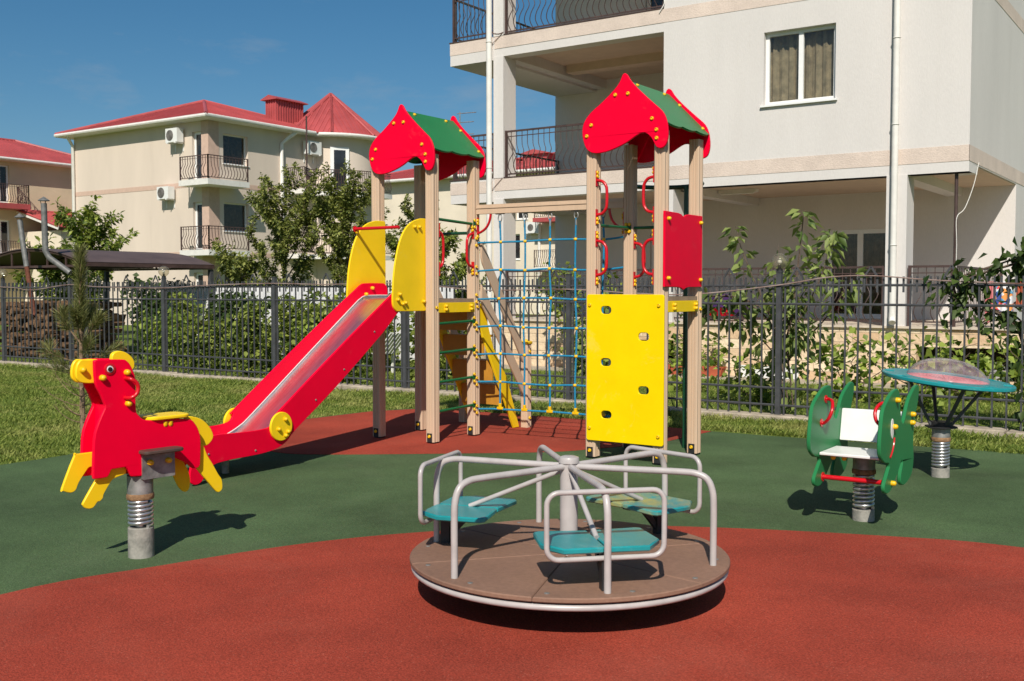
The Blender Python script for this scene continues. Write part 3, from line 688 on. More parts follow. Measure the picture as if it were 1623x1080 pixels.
for off in (.062,-.062):
    s = 1 if off > 0 else -1
    obj('side_panel', MB().prism(dense(BODY), HF(off-.012), 0, .024, bev=.004), 'red', H)
    # muzzle plates, inside each panel
    mz = obj('muzzle', MB().prism(crv([(.27,1.126),(.33,1.13),(.366,1.132),(.388,1.112),(.398,1.075),(.397,1.04),(.384,1.02),(.36,1.008),(.30,1.004),(.26,1.02),(.25,1.07)], 4), HF(off-s*.038-.010), 0, .020, bev=.004), 'yellow', H)
    knob(H, hp_(.365, off-s*.038+.010, 1.078), hn)
    for a, z in ((.277,1.033),(.135,1.054),(.131,.884)): knob(H, hp_(a, off+.012, z), hn)
    pts = [hp_(.141, off+.010, 1.022), hp_(.135, off+.055, 1.02), hp_(.108, off+.065, 1.0), hp_(.098, off+.065, .97), hp_(.108, off+.065, .937), hp_(.135, off+.055, .918), hp_(.145, off+.010, .916)]
    obj('handle', MB().tube(crv(pts, 4, False), .011, 10), 'red_tube', H)
    ey = obj('eye', MB().lathe([(.032,0),(.032,.004),(.029,.006),(.021,.006),(.020,.003),(.0001,.003)], n=28, F=lambda p: tuple(hp_(.232+p[0], off+.012+p[2], 1.077+p[1]))), 'red_tube', H)
    obj('iris', MB().lathe([(.0185,0),(.017,.005),(.0001,.006)], n=24, F=lambda p: tuple(hp_(.232+p[0], off+.015+p[2], 1.077+p[1]))), 'white', ey)
    obj('pupil', MB().lathe([(.0130,0),(.012,.004),(.0001,.005)], n=20, F=lambda p: tuple(hp_(.234+p[0], off+.0205+p[2], 1.076+p[1]))), 'eye', ey)
    up = .09 if s < 0 else 0
    LEG = [(.13,.56),(.13,.50),(.148,.492),(.200,.48),(.222,.462),(.262,.405),(.267,.385),(.285,.368),(.300,.366),(.321,.342),(.345,.336),(.370,.345),(.382,.361),(.376,.38),(.305,.485),(.29,.50),(.25,.508),(.235,.53),(.22,.56)]
    if s < 0: LEG = [(.15,.622),(.15,.55),(.305,.546),(.36,.474),(.38,.433),(.41,.422),(.45,.437),(.455,.452),(.383,.617),(.36,.625)]
    obj('foreleg', MB().prism(outl(LEG, 3), HF(off-s*.024-.009), 0, .018, bev=.003), 'yellow', H)
    kx = 0 if s > 0 else .16
    HL = [(-.27,.55),(-.33,.60),(-.355,.60),(-.384,.535),(-.418,.482),(-.457,.414),(-.478,.385),(-.484,.350),(-.480,.321),(-.455,.308),(-.432,.325),(-.39,.375),(-.331,.445),(-.30,.49)]
    if s > 0: obj('hind_leg', MB().prism(crv(HL, 3), HF(off-.024-.009), 0, .018, bev=.003), 'yellow', H)
    else: obj('hind_leg', MB().prism(crv([(-.17,.56),(-.26,.56),(-.275,.50),(-.300,.458),(-.315,.40),(-.312,.352),(-.300,.331),(-.275,.328),(-.25,.35),(-.228,.386),(-.2,.449),(-.175,.50)], 3), HF(off+.024-.009), 0, .018, bev=.003), 'yellow', H)
obj('mane', MB().prism(crv([(.178,1.07),(.182,1.13),(.172,1.156),(.14,1.168),(.10,1.158),(.065,1.132),(.048,1.10),(.06,1.06),(.12,1.05)], 4), HF(-.02), 0, .03, bev=.004), 'yellow', H)
obj('tail', MB().prism(crv([(-.24,.70),(-.27,.766),(-.33,.762),(-.385,.735),(-.428,.69),(-.448,.637),(-.42,.598),(-.385,.588),(-.35,.60),(-.28,.64)], 4), HF(-.012), 0, .026, bev=.004), 'yellow', H)
sm = MB().prism(rect(-.262,.012,-.092,.092,.06,8), lambda a, b, t: tuple(hp_(a,b,t)), .776, .796, bev=.005)
seat = obj('seat', sm, 'yellow', H)
for b in (.075,): knob(seat, hp_(-.098, b-.01, .762), (0,0,-1)); knob(seat, hp_(-.13, b-.01, .762), (0,0,-1))
obj('spacer_board', MB().prism([(-.25,.66),(.05,.66),(.05,.69),(-.25,.69)], HF(-.049), 0, .098).prism([(.245,.50),(.27,.50),(.25,.88),(.225,.88)], HF(-.049), 0, .098).prism([(.20,1.02),(.225,1.0),(.30,1.0),(.30,1.02)], HF(-.049), 0, .098), 'red', H)
br = obj('bracket', MB().prism(rect(-.145,.055,.455,.60,.006,2), HF(-.085), 0, .17), 'galv', H)
for a in (.012,-.10): knob(br, hp_(a,.085,.548), hn)
for y0, y1 in ((.076,.172),(-.172,-.076)):
    obj('footrest', MB().prism(rect(-.16,.085,y0,y1,.03,5), lambda a, b, t: tuple(hp_(a,b,t)), .602, .622, bev=.005), 'darkbrown', H)

# two seat animal rocker
RC = (-1.981, 6.903)
K = thing('bench_rider', (RC[0],RC[1],0), 'green spring rocker with pointed eared side panels, white bench and red foot bar', 'spring rocker')
spring_base(K, RC, 0, .085, .315, .44, 8, .070)
RP = [(6.503,.775),(6.595,.831),(6.70,.872),(6.795,.884),(6.850,.866),(6.872,.80),(6.905,.70),(6.93,.662),(6.965,.655),(7.0,.685),(7.089,.788),(7.217,.852),(7.300,.872),(7.350,.858),(7.345,.81),(7.32,.75),(7.24,.62),(7.222,.488),(7.240,.393),(7.21,.31),(7.15,.272),(7.06,.250),(6.975,.250),(6.925,.275),(6.922,.325),(6.96,.384),(6.965,.41),(6.925,.412),(6.885,.375),(6.785,.309),(6.688,.259),(6.618,.252),(6.56,.270),(6.549,.313),(6.60,.362),(6.655,.41),(6.64,.435),(6.56,.448),(6.505,.470),(6.463,.505),(6.448,.571),(6.47,.684)]
for s in (1,-1):
    x = RC[0]+s*.215
    sp = obj('side_panel', MB().prism(outl(RP, 3, 65), fX(x-.012), 0, .024, bev=.005), 'green', K)
    for a, b in ((6.78,.815),(7.16,.69),(7.15,.636),(6.72,.655),(6.70,.305)): knob(sp, (x+s*.012, a, b), (s,0,0))
    if s > 0:
        obj('eye', MB().prism(circ(6.695,.645,.03,20,.062), fX(x+.0125), 0, .003), 'white', sp)
        obj('smile', MB().tube(crv([(x+.0135,6.655,.47),(x+.0135,6.70,.50),(x+.0135,6.735,.545),(x+.0135,6.745,.585)],4,False), .006, 8), 'red_tube', sp)
    xi = x-s*.012
    pts = [(xi, 6.74, .80), (xi-s*.02, 6.74,.80),(xi-s*.055,6.70,.79),(xi-s*.07,6.655,.745),(xi-s*.055,6.64,.69),(xi-s*.02,6.66,.655),(xi,6.66,.655)]
    obj('handle', MB().tube(crv(pts,4,False), .011, 10).cyl((xi,6.74,.80),(xi-s*.006,6.74,.80),.026,14).cyl((xi,6.66,.655),(xi-s*.006,6.66,.655),.026,14), 'red_tube', K)
st = obj('seat', MB().rbox(RC[0]-.202,RC[0]+.202,6.62,6.96,.452,.472,.005), 'white', K)
for x in (RC[0]-.13, RC[0]-.06): knob(st, (x, 6.68, .452), (0,0,-1))
bk = MB(); A0 = Vector((0,7.03,.50)); 
bk.prism(rect(RC[0]-.202,RC[0]+.202,0,.215,.008,3), lambda a, b, t: (a, 7.03+b*.22+t, .502+b*.97), 0, .02, bev=.004)
obj('backrest', bk, 'white', K)
obj('seat_plate', MB().box(RC[0]-.11,RC[0]+.11,6.76,7.02,.438,.451), 'galv', K)
obj('foot_bar', MB().cyl((RC[0]-.203,6.70,.303),(RC[0]+.203,6.70,.303),.0155,12).cyl((RC[0]-.203,6.7,.303),(RC[0]-.197,6.7,.303),.03,14).cyl((RC[0]+.203,6.7,.303),(RC[0]+.197,6.7,.303),.03,14), 'red_tube', K)

# disc spinner
DC = (-1.942, 8.863)
D = thing('saucer_rider', (DC[0],DC[1],0), 'teal saucer ring with pink netting under a clear dome on a coil spring', 'spring rocker')
spring_base(D, DC, 0, .085, .300, .40, 8, .070)
tv = Vector((.824,.566,0))  # the ring leans a little
def DF(p):
    rel = Vector((p[0]-DC[0], p[1]-DC[1], 0)); u = Vector((.824,.566,0)).dot(Vector((rel.x*.824+rel.y*0,0,0))) if False else (rel.x*.824+rel.y*.566)
    return (p[0]+.045*.824, p[1]+.045*.566, p[2]-.092*u+.055*(-rel.x*.566+rel.y*.824))
obj('base_plate', MB().prism(circ(DC[0],DC[1],.125,6), lambda a, b, t: (a,b,t), .405, .42, bev=.003).cyl((DC[0],DC[1],.42),(DC[0],DC[1],.455),.085,20), 'black', D)
mb = MB()
for a in (35,125,215,305):
    q = DF((DC[0]+.30*math.cos(R(a)), DC[1]+.30*math.sin(R(a)), .755))
    mb.bar((DC[0]+.085*math.cos(R(a)), DC[1]+.085*math.sin(R(a)), .43), q, .024, .018)
mb.tube([DF((DC[0]+.31*math.cos(R(a)), DC[1]+.31*math.sin(R(a)), .757)) for a in range(0,360,12)], .011, 8, True)
obj('support_frame', mb, 'iron', D)
slots = []
for k in range(8):
    a = R(45*k+10); n = 8
    o_ = [(.468*math.cos(a+.24*(i/n-.5)), .468*math.sin(a+.24*(i/n-.5))) for i in range(n+1)]
    i_ = [(.410*math.cos(a+.24*(i/n-.5)), .410*math.sin(a+.24*(i/n-.5))) for i in range(n+1)]
    slots.append([(DC[0]+p, DC[1]+q) for p, q in o_+i_[::-1]])
rg = circ(DC[0],DC[1],.495,72)
obj('ring', MB().prism(rg, lambda a, b, t: DF((a,b,t)), .772, .802, holes=[circ(DC[0],DC[1],.305,56)]+slots, bev=.006), 'teal', D)
mb = MB()
for k in range(9):
    r_ = .03+.034*k; mb.tube([DF((DC[0]+r_*math.cos(R(a)), DC[1]+r_*math.sin(R(a)), .792-.02*(1-(r_/.305)**2))) for a in range(0,360,12)], .0055, 6, True)
for k in range(36): mb.tube([DF((DC[0]+.03*math.cos(R(10*k)), DC[1]+.03*math.sin(R(10*k)), .772)), DF((DC[0]+.31*math.cos(R(10*k)), DC[1]+.31*math.sin(R(10*k)), .792))], .0045, 6)
mb.lathe([(.0001,.765),(.31,.785)], (DC[0],DC[1],0), 40, DF)
obj('net_seat', mb, 'mesh', D)
obj('dome', MB().lathe([(.31,.803),(.303,.818),(.282,.850),(.248,.884),(.203,.914),(.147,.937),(.08,.951),(.0001,.955)], (DC[0],DC[1],0), 48, DF), 'dome', D, smooth=60)
# ------------------------------------------------------------------ fence
FY = 11.75
F = thing('fence', (-9.95, FY, 0), 'dark grey iron picket fence with pointed caps along the lawn kerb', 'fence')
PX = [-26.0,-23.2,-20.45,-18.16,-15.4,-12.65,-9.95,-7.18,-4.36,-1.6,1.2]
for i, x in enumerate(PX):
    p = obj('post', MB().box(x-.029,x+.029,FY-.029,FY+.029,.03,1.70).prism(rect(x-.034,x+.034,FY-.034,FY+.034,.006,2), lambda a,b,t:(a,b,t), 1.70, 1.712), 'iron', F, smooth=0, origin=(x,FY,0))
    if i % 2 == 0:
        inst('lampbase', lambda: MB().cyl((0,0,0),(0,0,.035),.036,14).cyl((0,0,.035),(0,0,.075),.018,10), 'black', 'lamp_holder', p, (x,FY,1.712))
        inst('bulb', lambda: MB().ball((0,0,.07),.026,10,8), 'white', 'bulb', p, (x,FY,1.75))
        g = inst('globe', lambda: MB().ball((0,0,0),.092,24,16), 'globe', 'lamp_globe', p, (x,FY,1.826))
rf = random.Random(11); cap = 2
for x0, x1 in zip(PX[:-1], PX[1:]):
    mb = MB(); a, b = x0+.033, x1-.033
    for z in (1.552,1.341,.373,.176):
        d = rf.uniform(-.006,.006); mb.tube([(a-.004,FY,z),((a+b)/2,FY+d*2,z+d),(b+.004,FY,z)], .0145, 6)
    n = round((x1-x0)/.1375); sp = (x1-x0)/n
    longs = [x0+sp*(i+.5) for i in range(n)]
    for i, x in enumerate(longs):
        t = rf.uniform(-.006,.006)
        mb.bar((x,FY,.06+rf.uniform(-.01,.01)), (x+t,FY,1.645+rf.uniform(-.006,.006)), .0175, .0175, (0,1,0))
    for i, x in enumerate([longs[0]-sp/2+.03]+[q+sp/2 for q in longs[:-1]]):
        if i == 0: continue
        mb.bar((x,FY-.016,1.475), (x,FY-.016,1.645), .021, .012, (0,1,0))
    for i in range(n):
        cap += 1
        if cap % 6 == 0 and 0 < i < n-1:
            x = longs[i]
            for s in (-1,1): mb.bar((x+s*sp/2,FY-.016,1.645), (x,FY-.016,1.755), .020, .012, (0,1,0))
    obj('picket_panel', mb, 'iron', F, smooth=30)
cz = [(-27,1.60),(-24.5,1.53),(-20.45,1.56),(-19.4,1.50),(-18.16,1.60),(-17.2,1.56),(-15.4,1.535),(-14.2,1.58),(-12.65,1.605),(-11.5,1.585),(-9.95,1.60),(-8.6,1.50),(-7.18,1.51),(-6.2,1.46),(-5.4,1.45),(-4.36,1.555),(-3.8,1.64),(-3.3,1.655),(-2.6,1.60),(-1.6,1.56),(0,1.57),(1.2,1.56)]
tag(obj('cable', MB().tube(crv([(x,FY-.045,z) for x, z in cz],6,False), .0072, 6), 'cable'), 'thin pale cable strung loosely along the iron picket fence', 'cable')

# ------------------------------------------------------------------ building helpers
def mapY(y):  return lambda a, z, t: (a, y+t, z)       # wall facing -Y
def mapX(x):  return lambda a, z, t: (x-t, a, z)       # wall facing +X
def mbox(mb, F_, a0, a1, z0, z1, t0, t1):
    p, q = F_(a0,z0,t0), F_(a1,z1,t1); return mb.box(p[0],q[0],p[1],q[1],p[2],q[2])
def wallo(mb, F_, a0, a1, z0, z1, th, ops=()):
    A = sorted({a0,a1,*[o[0] for o in ops],*[o[1] for o in ops]})
    for i in range(len(A)-1):
        m_ = (A[i]+A[i+1])/2; zs = [z0]
        for o in sorted([o for o in ops if o[0] < m_ < o[1]], key=lambda o: o[2]): zs += [o[2], o[3]]
        zs.append(z1)
        for k in range(0, len(zs), 2):
            if zs[k+1]-zs[k] > 1e-4: mbox(mb, F_, A[i], A[i+1], zs[k], zs[k+1], 0, th)
def window(par, F_, a0, a1, z0, z1, mull=(.5,), rec=.12, name='window', pane='pane', fr=.055, sill=True, label=None, curtain=None):
    mb = MB(); w_ = a1-a0
    mbox(mb,F_,a0,a0+fr,z0,z1,rec,rec+.06); mbox(mb,F_,a1-fr,a1,z0,z1,rec,rec+.06)
    mbox(mb,F_,a0+fr,a1-fr,z1-fr,z1,rec,rec+.06); mbox(mb,F_,a0+fr,a1-fr,z0,z0+fr,rec,rec+.06)
    for m_ in mull: mbox(mb,F_,a0+w_*m_-fr*.65,a0+w_*m_+fr*.65,z0+fr,z1-fr,rec-.004,rec+.056)
    o = obj(name, mb, 'wframe', par, smooth=0, label=label)
    q = MB(); mbox(q,F_,a0+fr*.8,a1-fr*.8,z0+fr*.8,z1-fr*.8,rec+.03,rec+.036); obj('pane', q, pane, o, smooth=0)
    if sill:
        s = MB(); mbox(s,F_,a0-.04,a1+.04,z0-.035,z0-.003,-.05,rec+.02); obj('sill', s, 'wframe', o, smooth=0)
    if curtain:
        c = MB(); n = 60; vs = []
        for i in range(n+1):
            t = rec+.16+.022*math.sin(i*.9)+.012*math.sin(i*2.3+1)
            a = a0-.02+(w_+.04)*i/n
            vs += [F_(a,z0-.02,t), F_(a,z1+.02,t)]
        c.add(vs, [(2*i,2*i+2,2*i+3,2*i+1) for i in range(n)]); obj('curtain', c, curtain, o, smooth=80)
    return o
def railing(par, F_, a0, a1, z0, z1, sp=.12, style='wave', t=0., mt='ironbrown', ends=True, r=.0085, label=None):
    mb = MB()
    def ln(a,z,b,y,r_): mb.bar(F_(a,z,t), F_(b,y,t), r_, r_, (0,.01,1) if abs(z-y) < .01 else (0,1,.01))
    ln(a0,z1,a1,z1,.034); ln(a0,z0+.07,a1,z0+.07,.024); 
    if style != 'straight': ln(a0,z1-.10,a1,z1-.10,.016)
    n = max(2, round((a1-a0)/sp)); s = (a1-a0)/n; h = z1-z0-.07
    for i in range(1,n):
        a = a0+s*i
        if style == 'straight': pts = [(a,z0+.07,0),(a,z1,0)]
        elif style == 'belly':
            pts = [(a,z0+.07,0),(a+.010,z0+.07+h*.12,-.07),(a,z0+.07+h*.28,-.11),(a-.012,z0+.07+h*.46,-.06),(a+.012,z0+.07+h*.64,.0),(a,z0+.07+h*.78,.0),(a,z1,0)]
        else:
            q = s*.42; pts = [(a,z0+.07,0),(a-q,z0+.07+h*.16,-.03),(a-q*.3,z0+.07+h*.32,-.045),(a+q,z0+.07+h*.5,-.02),(a,z0+.07+h*.68,0),(a,z1,0)]
        mb.tube([F_(p[0],p[1],t+p[2]) for p in (crv(pts,3,False) if len(pts) > 2 else pts)], r, 4)
    if ends:
        for a in (a0,a1): ln(a,z0-.0,a,z1+.02,.045)
    return obj('railing', mb, mt, par, smooth=60, label=label)
M['grille'] = mat('fan_grille', (.16,.15,.14), .6, .3, var=.2)
def aircon(par, F_, a, z, w_=.8, h=.56, name='air_conditioner'):
    mb = MB(); mbox(mb,F_,a,a+w_,z,z+h,-.42,-.10)
    for x in (a+.12,a+w_-.12): mbox(mb,F_,x-.02,x+.02,z-.05,z-.002,-.46,0); mbox(mb,F_,x-.02,x+.02,z-.35,z-.05,-.03,0)
    o = obj(name, mb, 'white', par, smooth=0)
    c = F_(a+w_*.38,z+h*.5,-.423); n = Vector(F_(0,0,-1))-Vector(F_(0,0,0))
    g = MB()
    for r_ in (.06,.11,.16,.205):
        u = Vector((0,0,1)); v = n.cross(u); g.tube([Vector(c)+(u*math.cos(R(t))+v*math.sin(R(t)))*r_ for t in range(0,360,20)], .014, 4, True)
    for k in range(6): u = Vector((0,0,1)); v = n.cross(u); g.bar(Vector(c), Vector(c)+(u*math.cos(R(60*k))+v*math.sin(R(60*k)))*.2, .014, .014, n)
    u = Vector((0,0,1)); v = n.cross(u)
    g.add([Vector(c)-n*.002+(u*math.cos(R(t))+v*math.sin(R(t)))*.2 for t in range(0,360,15)], [tuple(range(24))])
    obj('fan_grille', g, 'grille', o)
    return o
def roof_faces(par, faces, name='roof', mt='roofred', sp=.24, rh=.03):
    """faces: polygons whose first edge is the eave; standing ribs run up the slope"""
    mb = MB()
    for poly in faces:
        P = [Vector(p) for p in poly]; mb.add(P, [tuple(range(len(P)))])
        e = (P[1]-P[0]); Ln = e.length; e.normalize(); nrm = e.cross(P[2]-P[1]).normalized()
        if nrm.z < 0: nrm = -nrm
        up = nrm.cross(e)
        if up.z < 0: up = -up
        Q = [((p-P[0]).dot(e), (p-P[0]).dot(up)) for p in P]
        t = sp*.5
        while t < Ln:
            hs = []
            for i in range(len(Q)):
                (x0,y0),(x1,y1) = Q[i], Q[(i+1) % len(Q)]
                if (x0-t)*(x1-t) < 0: hs.append(y0+(y1-y0)*(t-x0)/(x1-x0))
            if len(hs) >= 2:
                y0, y1 = min(hs), max(hs)
                if y1-y0 > .1:
                    a = P[0]+e*t+up*y0+nrm*rh*.4; b = P[0]+e*t+up*(y1-.02)+nrm*rh*.4; mb.bar(a,b,.045,rh,nrm)
            t += sp
        hips = [(P[i],P[(i+1) % len(P)]) for i in range(1,len(P))]
        for a, b in hips:
            if (a-b).length > .05: mb.tube([a+nrm*.02,b+nrm*.02], .07, 6)
    return obj(name, mb, mt, par, smooth=30)
def gutter(par, pts, closed=False, r=.075):
    return obj('gutter', MB().tube(pts, r, 8, closed), 'pipewhite', par)

# ------------------------------------------------------------------ white apartment block
B = thing('apartment_block', (-8.5, 17.15, 0), 'white stucco apartment block with open loggias, brown railings and a curtained window', 'building')
Y0, YB, XL, XR, XC = 17.15, 21.2, -13.3, -3.43, -8.53
def part(name, fn, mt, par=None, smooth=0, label=None):
    mb = MB(); fn(mb); return obj(name, mb, mt, par or B, smooth=smooth, label=label)
Z1, Z2, ZT = 3.29, 6.06, 9.4
FYm = mapY(Y0); FXm = mapX(XR)
W1 = (-6.68,-5.475,4.585,5.79)
def f(mb):   # solid front block on the upper storeys, right and inner walls
    wallo(mb, FYm, XC, XR, Z1, ZT, .28, [W1])
    wallo(mb, FXm, Y0+.28, 31, Z1+.14, ZT, .28)
    mb.box(XC, XC+.25, Y0+.28, YB, Z1+.42, ZT)
    wallo(mb, FXm, YB, 31, 0, Z1+.14, .28)
part('wall', f, 'stucco')
def f(mb):   # rear wall of the porches
    wallo(mb, mapY(YB), XL-.04, XR-.28, .93, Z1+.12, .25, [(-6.90,-5.60,.94,2.70),(-10.85,-9.95,.94,2.75)])
    wallo(mb, mapY(YB), XL-.04, XC, Z1+.45, ZT, .25, [(-11.0,-10.0,6.52,8.5)])
    mb.box(XL-.04, XL+.21, YB+.25, 31, .0, ZT); mb.box(XL+.21, XR-.28, 30.7, 31, 0, ZT)
part('porch_wall', f, 'stucco')
part('roof_slab', lambda mb: mb.box(XL-.3, XR+.3, Y0-.3, 31.3, ZT, ZT+.25), 'concrete')
def f(mb):   # slabs, beams
    for z0, zs in ((Z1,3.70),(Z2,6.46)):
        mb.box(-12.23, XC if z0 == Z2 else XR-.004, Y0+.003, Y0+.30, z0, zs)
        mb.box(-12.23, -11.98, Y0+.30, YB, z0, z0+.20)
        mb.box(XL, -12.232, Y0+.002, YB, z0-.05, zs)
    for x in (-8.6,-4.62): mb.box(x, x+.28, Y0+.30, YB, Z1-.03, Z1+.12)
    mb.box(XR-.3, XR-.002, Y0+.003, Y0+.62, Z1+.003, Z1+.14)
part('beam', f, 'stucco')
def f(mb):
    mb.box(-12.232+.25, XR-.02, Y0+.30, YB, Z1+.12, Z1+.41)
    mb.box(-11.98, XC, Y0+.30, YB, Z2+.20, Z2+.40)
    mb.box(-11.9, XC, Y0+2.2, Y0+2.5, Z2+.03, Z2+.2)
part('ceiling', f, 'ceil')
def f(mb):   # pink band, a few millimetres proud
    for z0, z1 in ((3.45,3.69),(6.22,6.452)):
        mb.box(-12.2, XR+.004, Y0-.006, Y0+.002, z0, z1)
        mb.box(XR-.002, XR+.006, Y0-.006, 31, z0, z1)
    mb.box(XL-.005, -12.25, Y0-.004, Y0+.001, 3.42, 3.655); mb.box(XL-.005, -12.25, Y0-.004, Y0+.001, 6.22, 6.455)
part('band', f, 'pinkband')
for x0, x1 in ((-12.22,-11.985),(-8.60,-8.32),(-4.64,-4.325)):
    part('column', lambda mb: mb.box(x0, x1, Y0-.012, Y0+.42, .93, Z1+.001), 'stucco')
part('column', lambda mb: mb.box(-12.22, -11.985, Y0-.012, Y0+.42, 3.70, Z2+.001), 'stucco')
part('column', lambda mb: mb.box(-12.22, -11.985, Y0-.012, Y0+.42, 6.46, ZT), 'stucco')
part('column', lambda mb: mb.box(-12.22, -11.985, Y0-.012, Y0+.42, .0, .93), 'stucco')
def f(mb):   # stone plinth with basement openings
    wallo(mb, mapY(Y0+.01), -11.98, -1.2, -.02, .90, .22, [(-4.15,-2.62,.12,.62),(-9.3,-8.3,.25,.60)])
    mb.box(-1.42, -1.2, Y0+.23, 21, -.02, .90)
part('plinth', f, 'stone')
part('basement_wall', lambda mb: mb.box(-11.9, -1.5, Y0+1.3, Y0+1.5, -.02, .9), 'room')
part('porch_floor', lambda mb: mb.box(-12.24, -1.15, Y0-.04, YB, .90, .935), 'tiles')
part('terrace_base', lambda mb: mb.box(XL,-12.26,Y0,YB,-.02,.9), 'concrete')
# window and doors
window(B, FYm, *W1, rec=.10, pane='glass', curtain='curtain', fr=.06)
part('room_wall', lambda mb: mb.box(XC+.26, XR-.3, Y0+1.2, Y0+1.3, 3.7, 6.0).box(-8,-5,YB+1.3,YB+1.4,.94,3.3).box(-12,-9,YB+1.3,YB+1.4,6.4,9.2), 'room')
window(B, mapY(YB), -6.90,-5.60,.94,2.70, rec=.08, name='porch_door', pane='glass', curtain='curtain_dark', fr=.085, sill=False, mull=(.5,))
window(B, mapY(YB), -10.85,-9.95,.94,2.75, rec=.08, name='porch_door', pane='pane', fr=.06, sill=False, mull=())
window(B, mapY(YB), -11.0,-10.0,6.52,8.5, rec=.08, name='balcony_door', pane='glass', curtain='curtain_dark', fr=.085, sill=False)
# railings
FR = mapY(Y0+.06)
railing(B, FR, -11.97, -8.30, 3.70, 4.60, .125, 'wave'); railing(B, FR, -8.30, XC-.0, 3.70, 4.60, .2, 'straight', ends=False) if False else None
railing(B, FR, -11.97, XC-.03, 6.46, 7.4, .125, 'wave')
railing(B, FR, XL+.05, -12.26, 3.66, 4.58, .125, 'wave'); railing(B, FR, XL+.05, -12.26, 6.5, 7.4, .125, 'wave')
railing(B, mapX(XL+.06), Y0+.1, YB-.05, 3.66, 4.50, .13, 'straight', mt='iron'); railing(B, mapX(XL+.06), Y0+.1, YB-.05, 6.5, 7.35, .13, 'straight', mt='iron')
railing(B, FR, -11.95, -4.68, .935, 1.865, .13, 'wave'); railing(B, FR, -4.28, XR-.22, .935, 1.865, .13, 'wave')
railing(B, mapX(XR-.2), Y0+.1, YB-.1, .935, 1.86, .12, 'straight')
for x0, x1, z in ((-11.98,XC-.002,3.691),(-11.98,XC-.002,6.461),(XL-.02,-12.3,3.701),(XL-.02,-12.3,6.461)):
    part('edge_strip', lambda mb: mb.box(x0, x1, Y0-.014, Y0+.11, z, z+.022), 'ironbrown')
obj('steel_prop', MB().cyl((-3.63,Y0+.12,.935),(-3.63,Y0+.12,Z1+.001),.026,10), 'ironbrown', B)
def pipe(pts, r=.052, mt='pipewhite'): return obj('downpipe', MB().tube(pts, r, 12), mt, B)
pipe([(-12.285,Y0-.07,.25),(-12.285,Y0-.07,9.4)], .056)
pipe([(-4.50,Y0-.085,1.12),(-4.50,Y0-.085,9.4)], .050)
obj('pipe_shoe', MB().tube([(-4.50,Y0-.085,1.14),(-4.50,Y0-.085,1.06),(-4.48,Y0-.15,.99)], .055, 12), 'pipewhite', B)
def f(mb):
    for z in (2.2,4.07,5.4,7.): mb.tube([(-4.50+.056*math.cos(R(a)),Y0-.085+.056*math.sin(R(a)),z) for a in range(0,360,30)], .006, 6, True)
    for z in (1.6,3.9,6.35): mb.tube([(-12.285+.062*math.cos(R(a)),Y0-.07+.062*math.sin(R(a)),z) for a in range(0,360,30)], .006, 6, True)
part('pipe_clip', f, 'pipewhite', smooth=40)
obj('strip_lamp', MB().box(-8.30,-7.55,19.05,19.2,Z1+.055,Z1+.118).cyl((-8.25,19.08,Z1+.04),(-7.6,19.08,Z1+.04),.018,8), 'pipewhite', B)
obj('wire', MB().tube(crv([(-3.36,Y0+.35,3.45),(-3.42,Y0+.3,3.1),(-3.52,Y0+.2,2.75),(-3.61,Y0+.09,2.6),(-3.605,Y0+.09,2.2),(-3.61,Y0+.09,1.5),(-3.63,Y0+.09,.95)],5,False), .006, 6), 'pipewhite', B)
obj('wire', MB().tube(crv([(-12.3,Y0-.02,6.55),(-12.1,Y0-.02,6.5),(-11.98,Y0-.02,6.52)],4,False), .006, 6).tube([(-12.28,Y0-.025,6.3),(-12.0,Y0-.02,6.5)], .006, 6).tube([(-12.28,Y0-.025,3.45),(-12.0,Y0-.02,3.7)], .006, 6), 'cable', B)
obj('wire', MB().tube(crv([(XC-.05,Y0-.02,6.75),(XC-.02,Y0-.03,6.72),(XC+.02,Y0-.03,6.55),(XC-.08,Y0-.03,6.4)],4,False), .009, 6), 'pipewhite', B)

# things on the porch and at the plinth
t = thing('pushchair', (-7.75, 18.2, .935), 'purple and red pushchair parked behind the porch railing', 'pushchair')
obj('hood', MB().lathe([(.0001,.50),(.16,.47),(.26,.38),(.30,.25)], (-7.80,18.2,.935), 20), 'purple', t)
obj('seat', MB().rbox(-8.03,-7.55,18.0,18.4,.98+.05,1.22,.03), 'red', t)
obj('foot_cover', MB().prism([(-7.56,1.05),(-7.2,.98),(-7.25,1.05),(-7.5,1.30)], fY(18.05), 0, .3), 'purple', t)
for x in (-7.95,-7.4): inst('pcw', lambda: MB().tube([(.08*math.cos(R(a)),0,.08*math.sin(R(a))) for a in range(0,360,24)], .015, 6, True), 'black', 'wheel', t, (x,18.02,1.035))
def flowerpot(x, y, w_, label):
    t = thing('flower_pot', (x,y,.0), label, 'flower pot', 'terracotta pots by the plinth')
    obj('pot', MB().prism([(x-w_/2+.04,.03),(x+w_/2-.04,.03),(x+w_/2,.17),(x+w_/2+.012,.175),(x+w_/2+.012,.20),(x-w_/2-.012,.20),(x-w_/2-.012,.175),(x-w_/2,.17)], fY(y-.09), 0, .18), 'pot', t)
    return t
pot1 = flowerpot(-7.42, 16.85, .42, 'long terracotta trough with a leafy plant between the tower post and fence')
pot2 = flowerpot(-8.08, 16.85, .30, 'small terracotta trough behind the green sliding pole')
t = thing('white_board', (-6.45,16.95,0), 'white panel leaning on the stone plinth behind the sapling', 'board')
obj('board', MB().bar((-6.95,16.95,.135),(-5.95,16.95,.135),.02,.20,(0,0,1)), 'white', t)
t = thing('bucket', (-2.95,16.85,0), 'grey plastic bucket under the dark basement opening', 'bucket')
obj('pail', MB().lathe([(.0001,.035),(.10,.035),(.135,.30),(.145,.30),(.145,.315),(.128,.31),(.095,.045)], (-2.95,16.85,0), 20), 'greypaint', t)
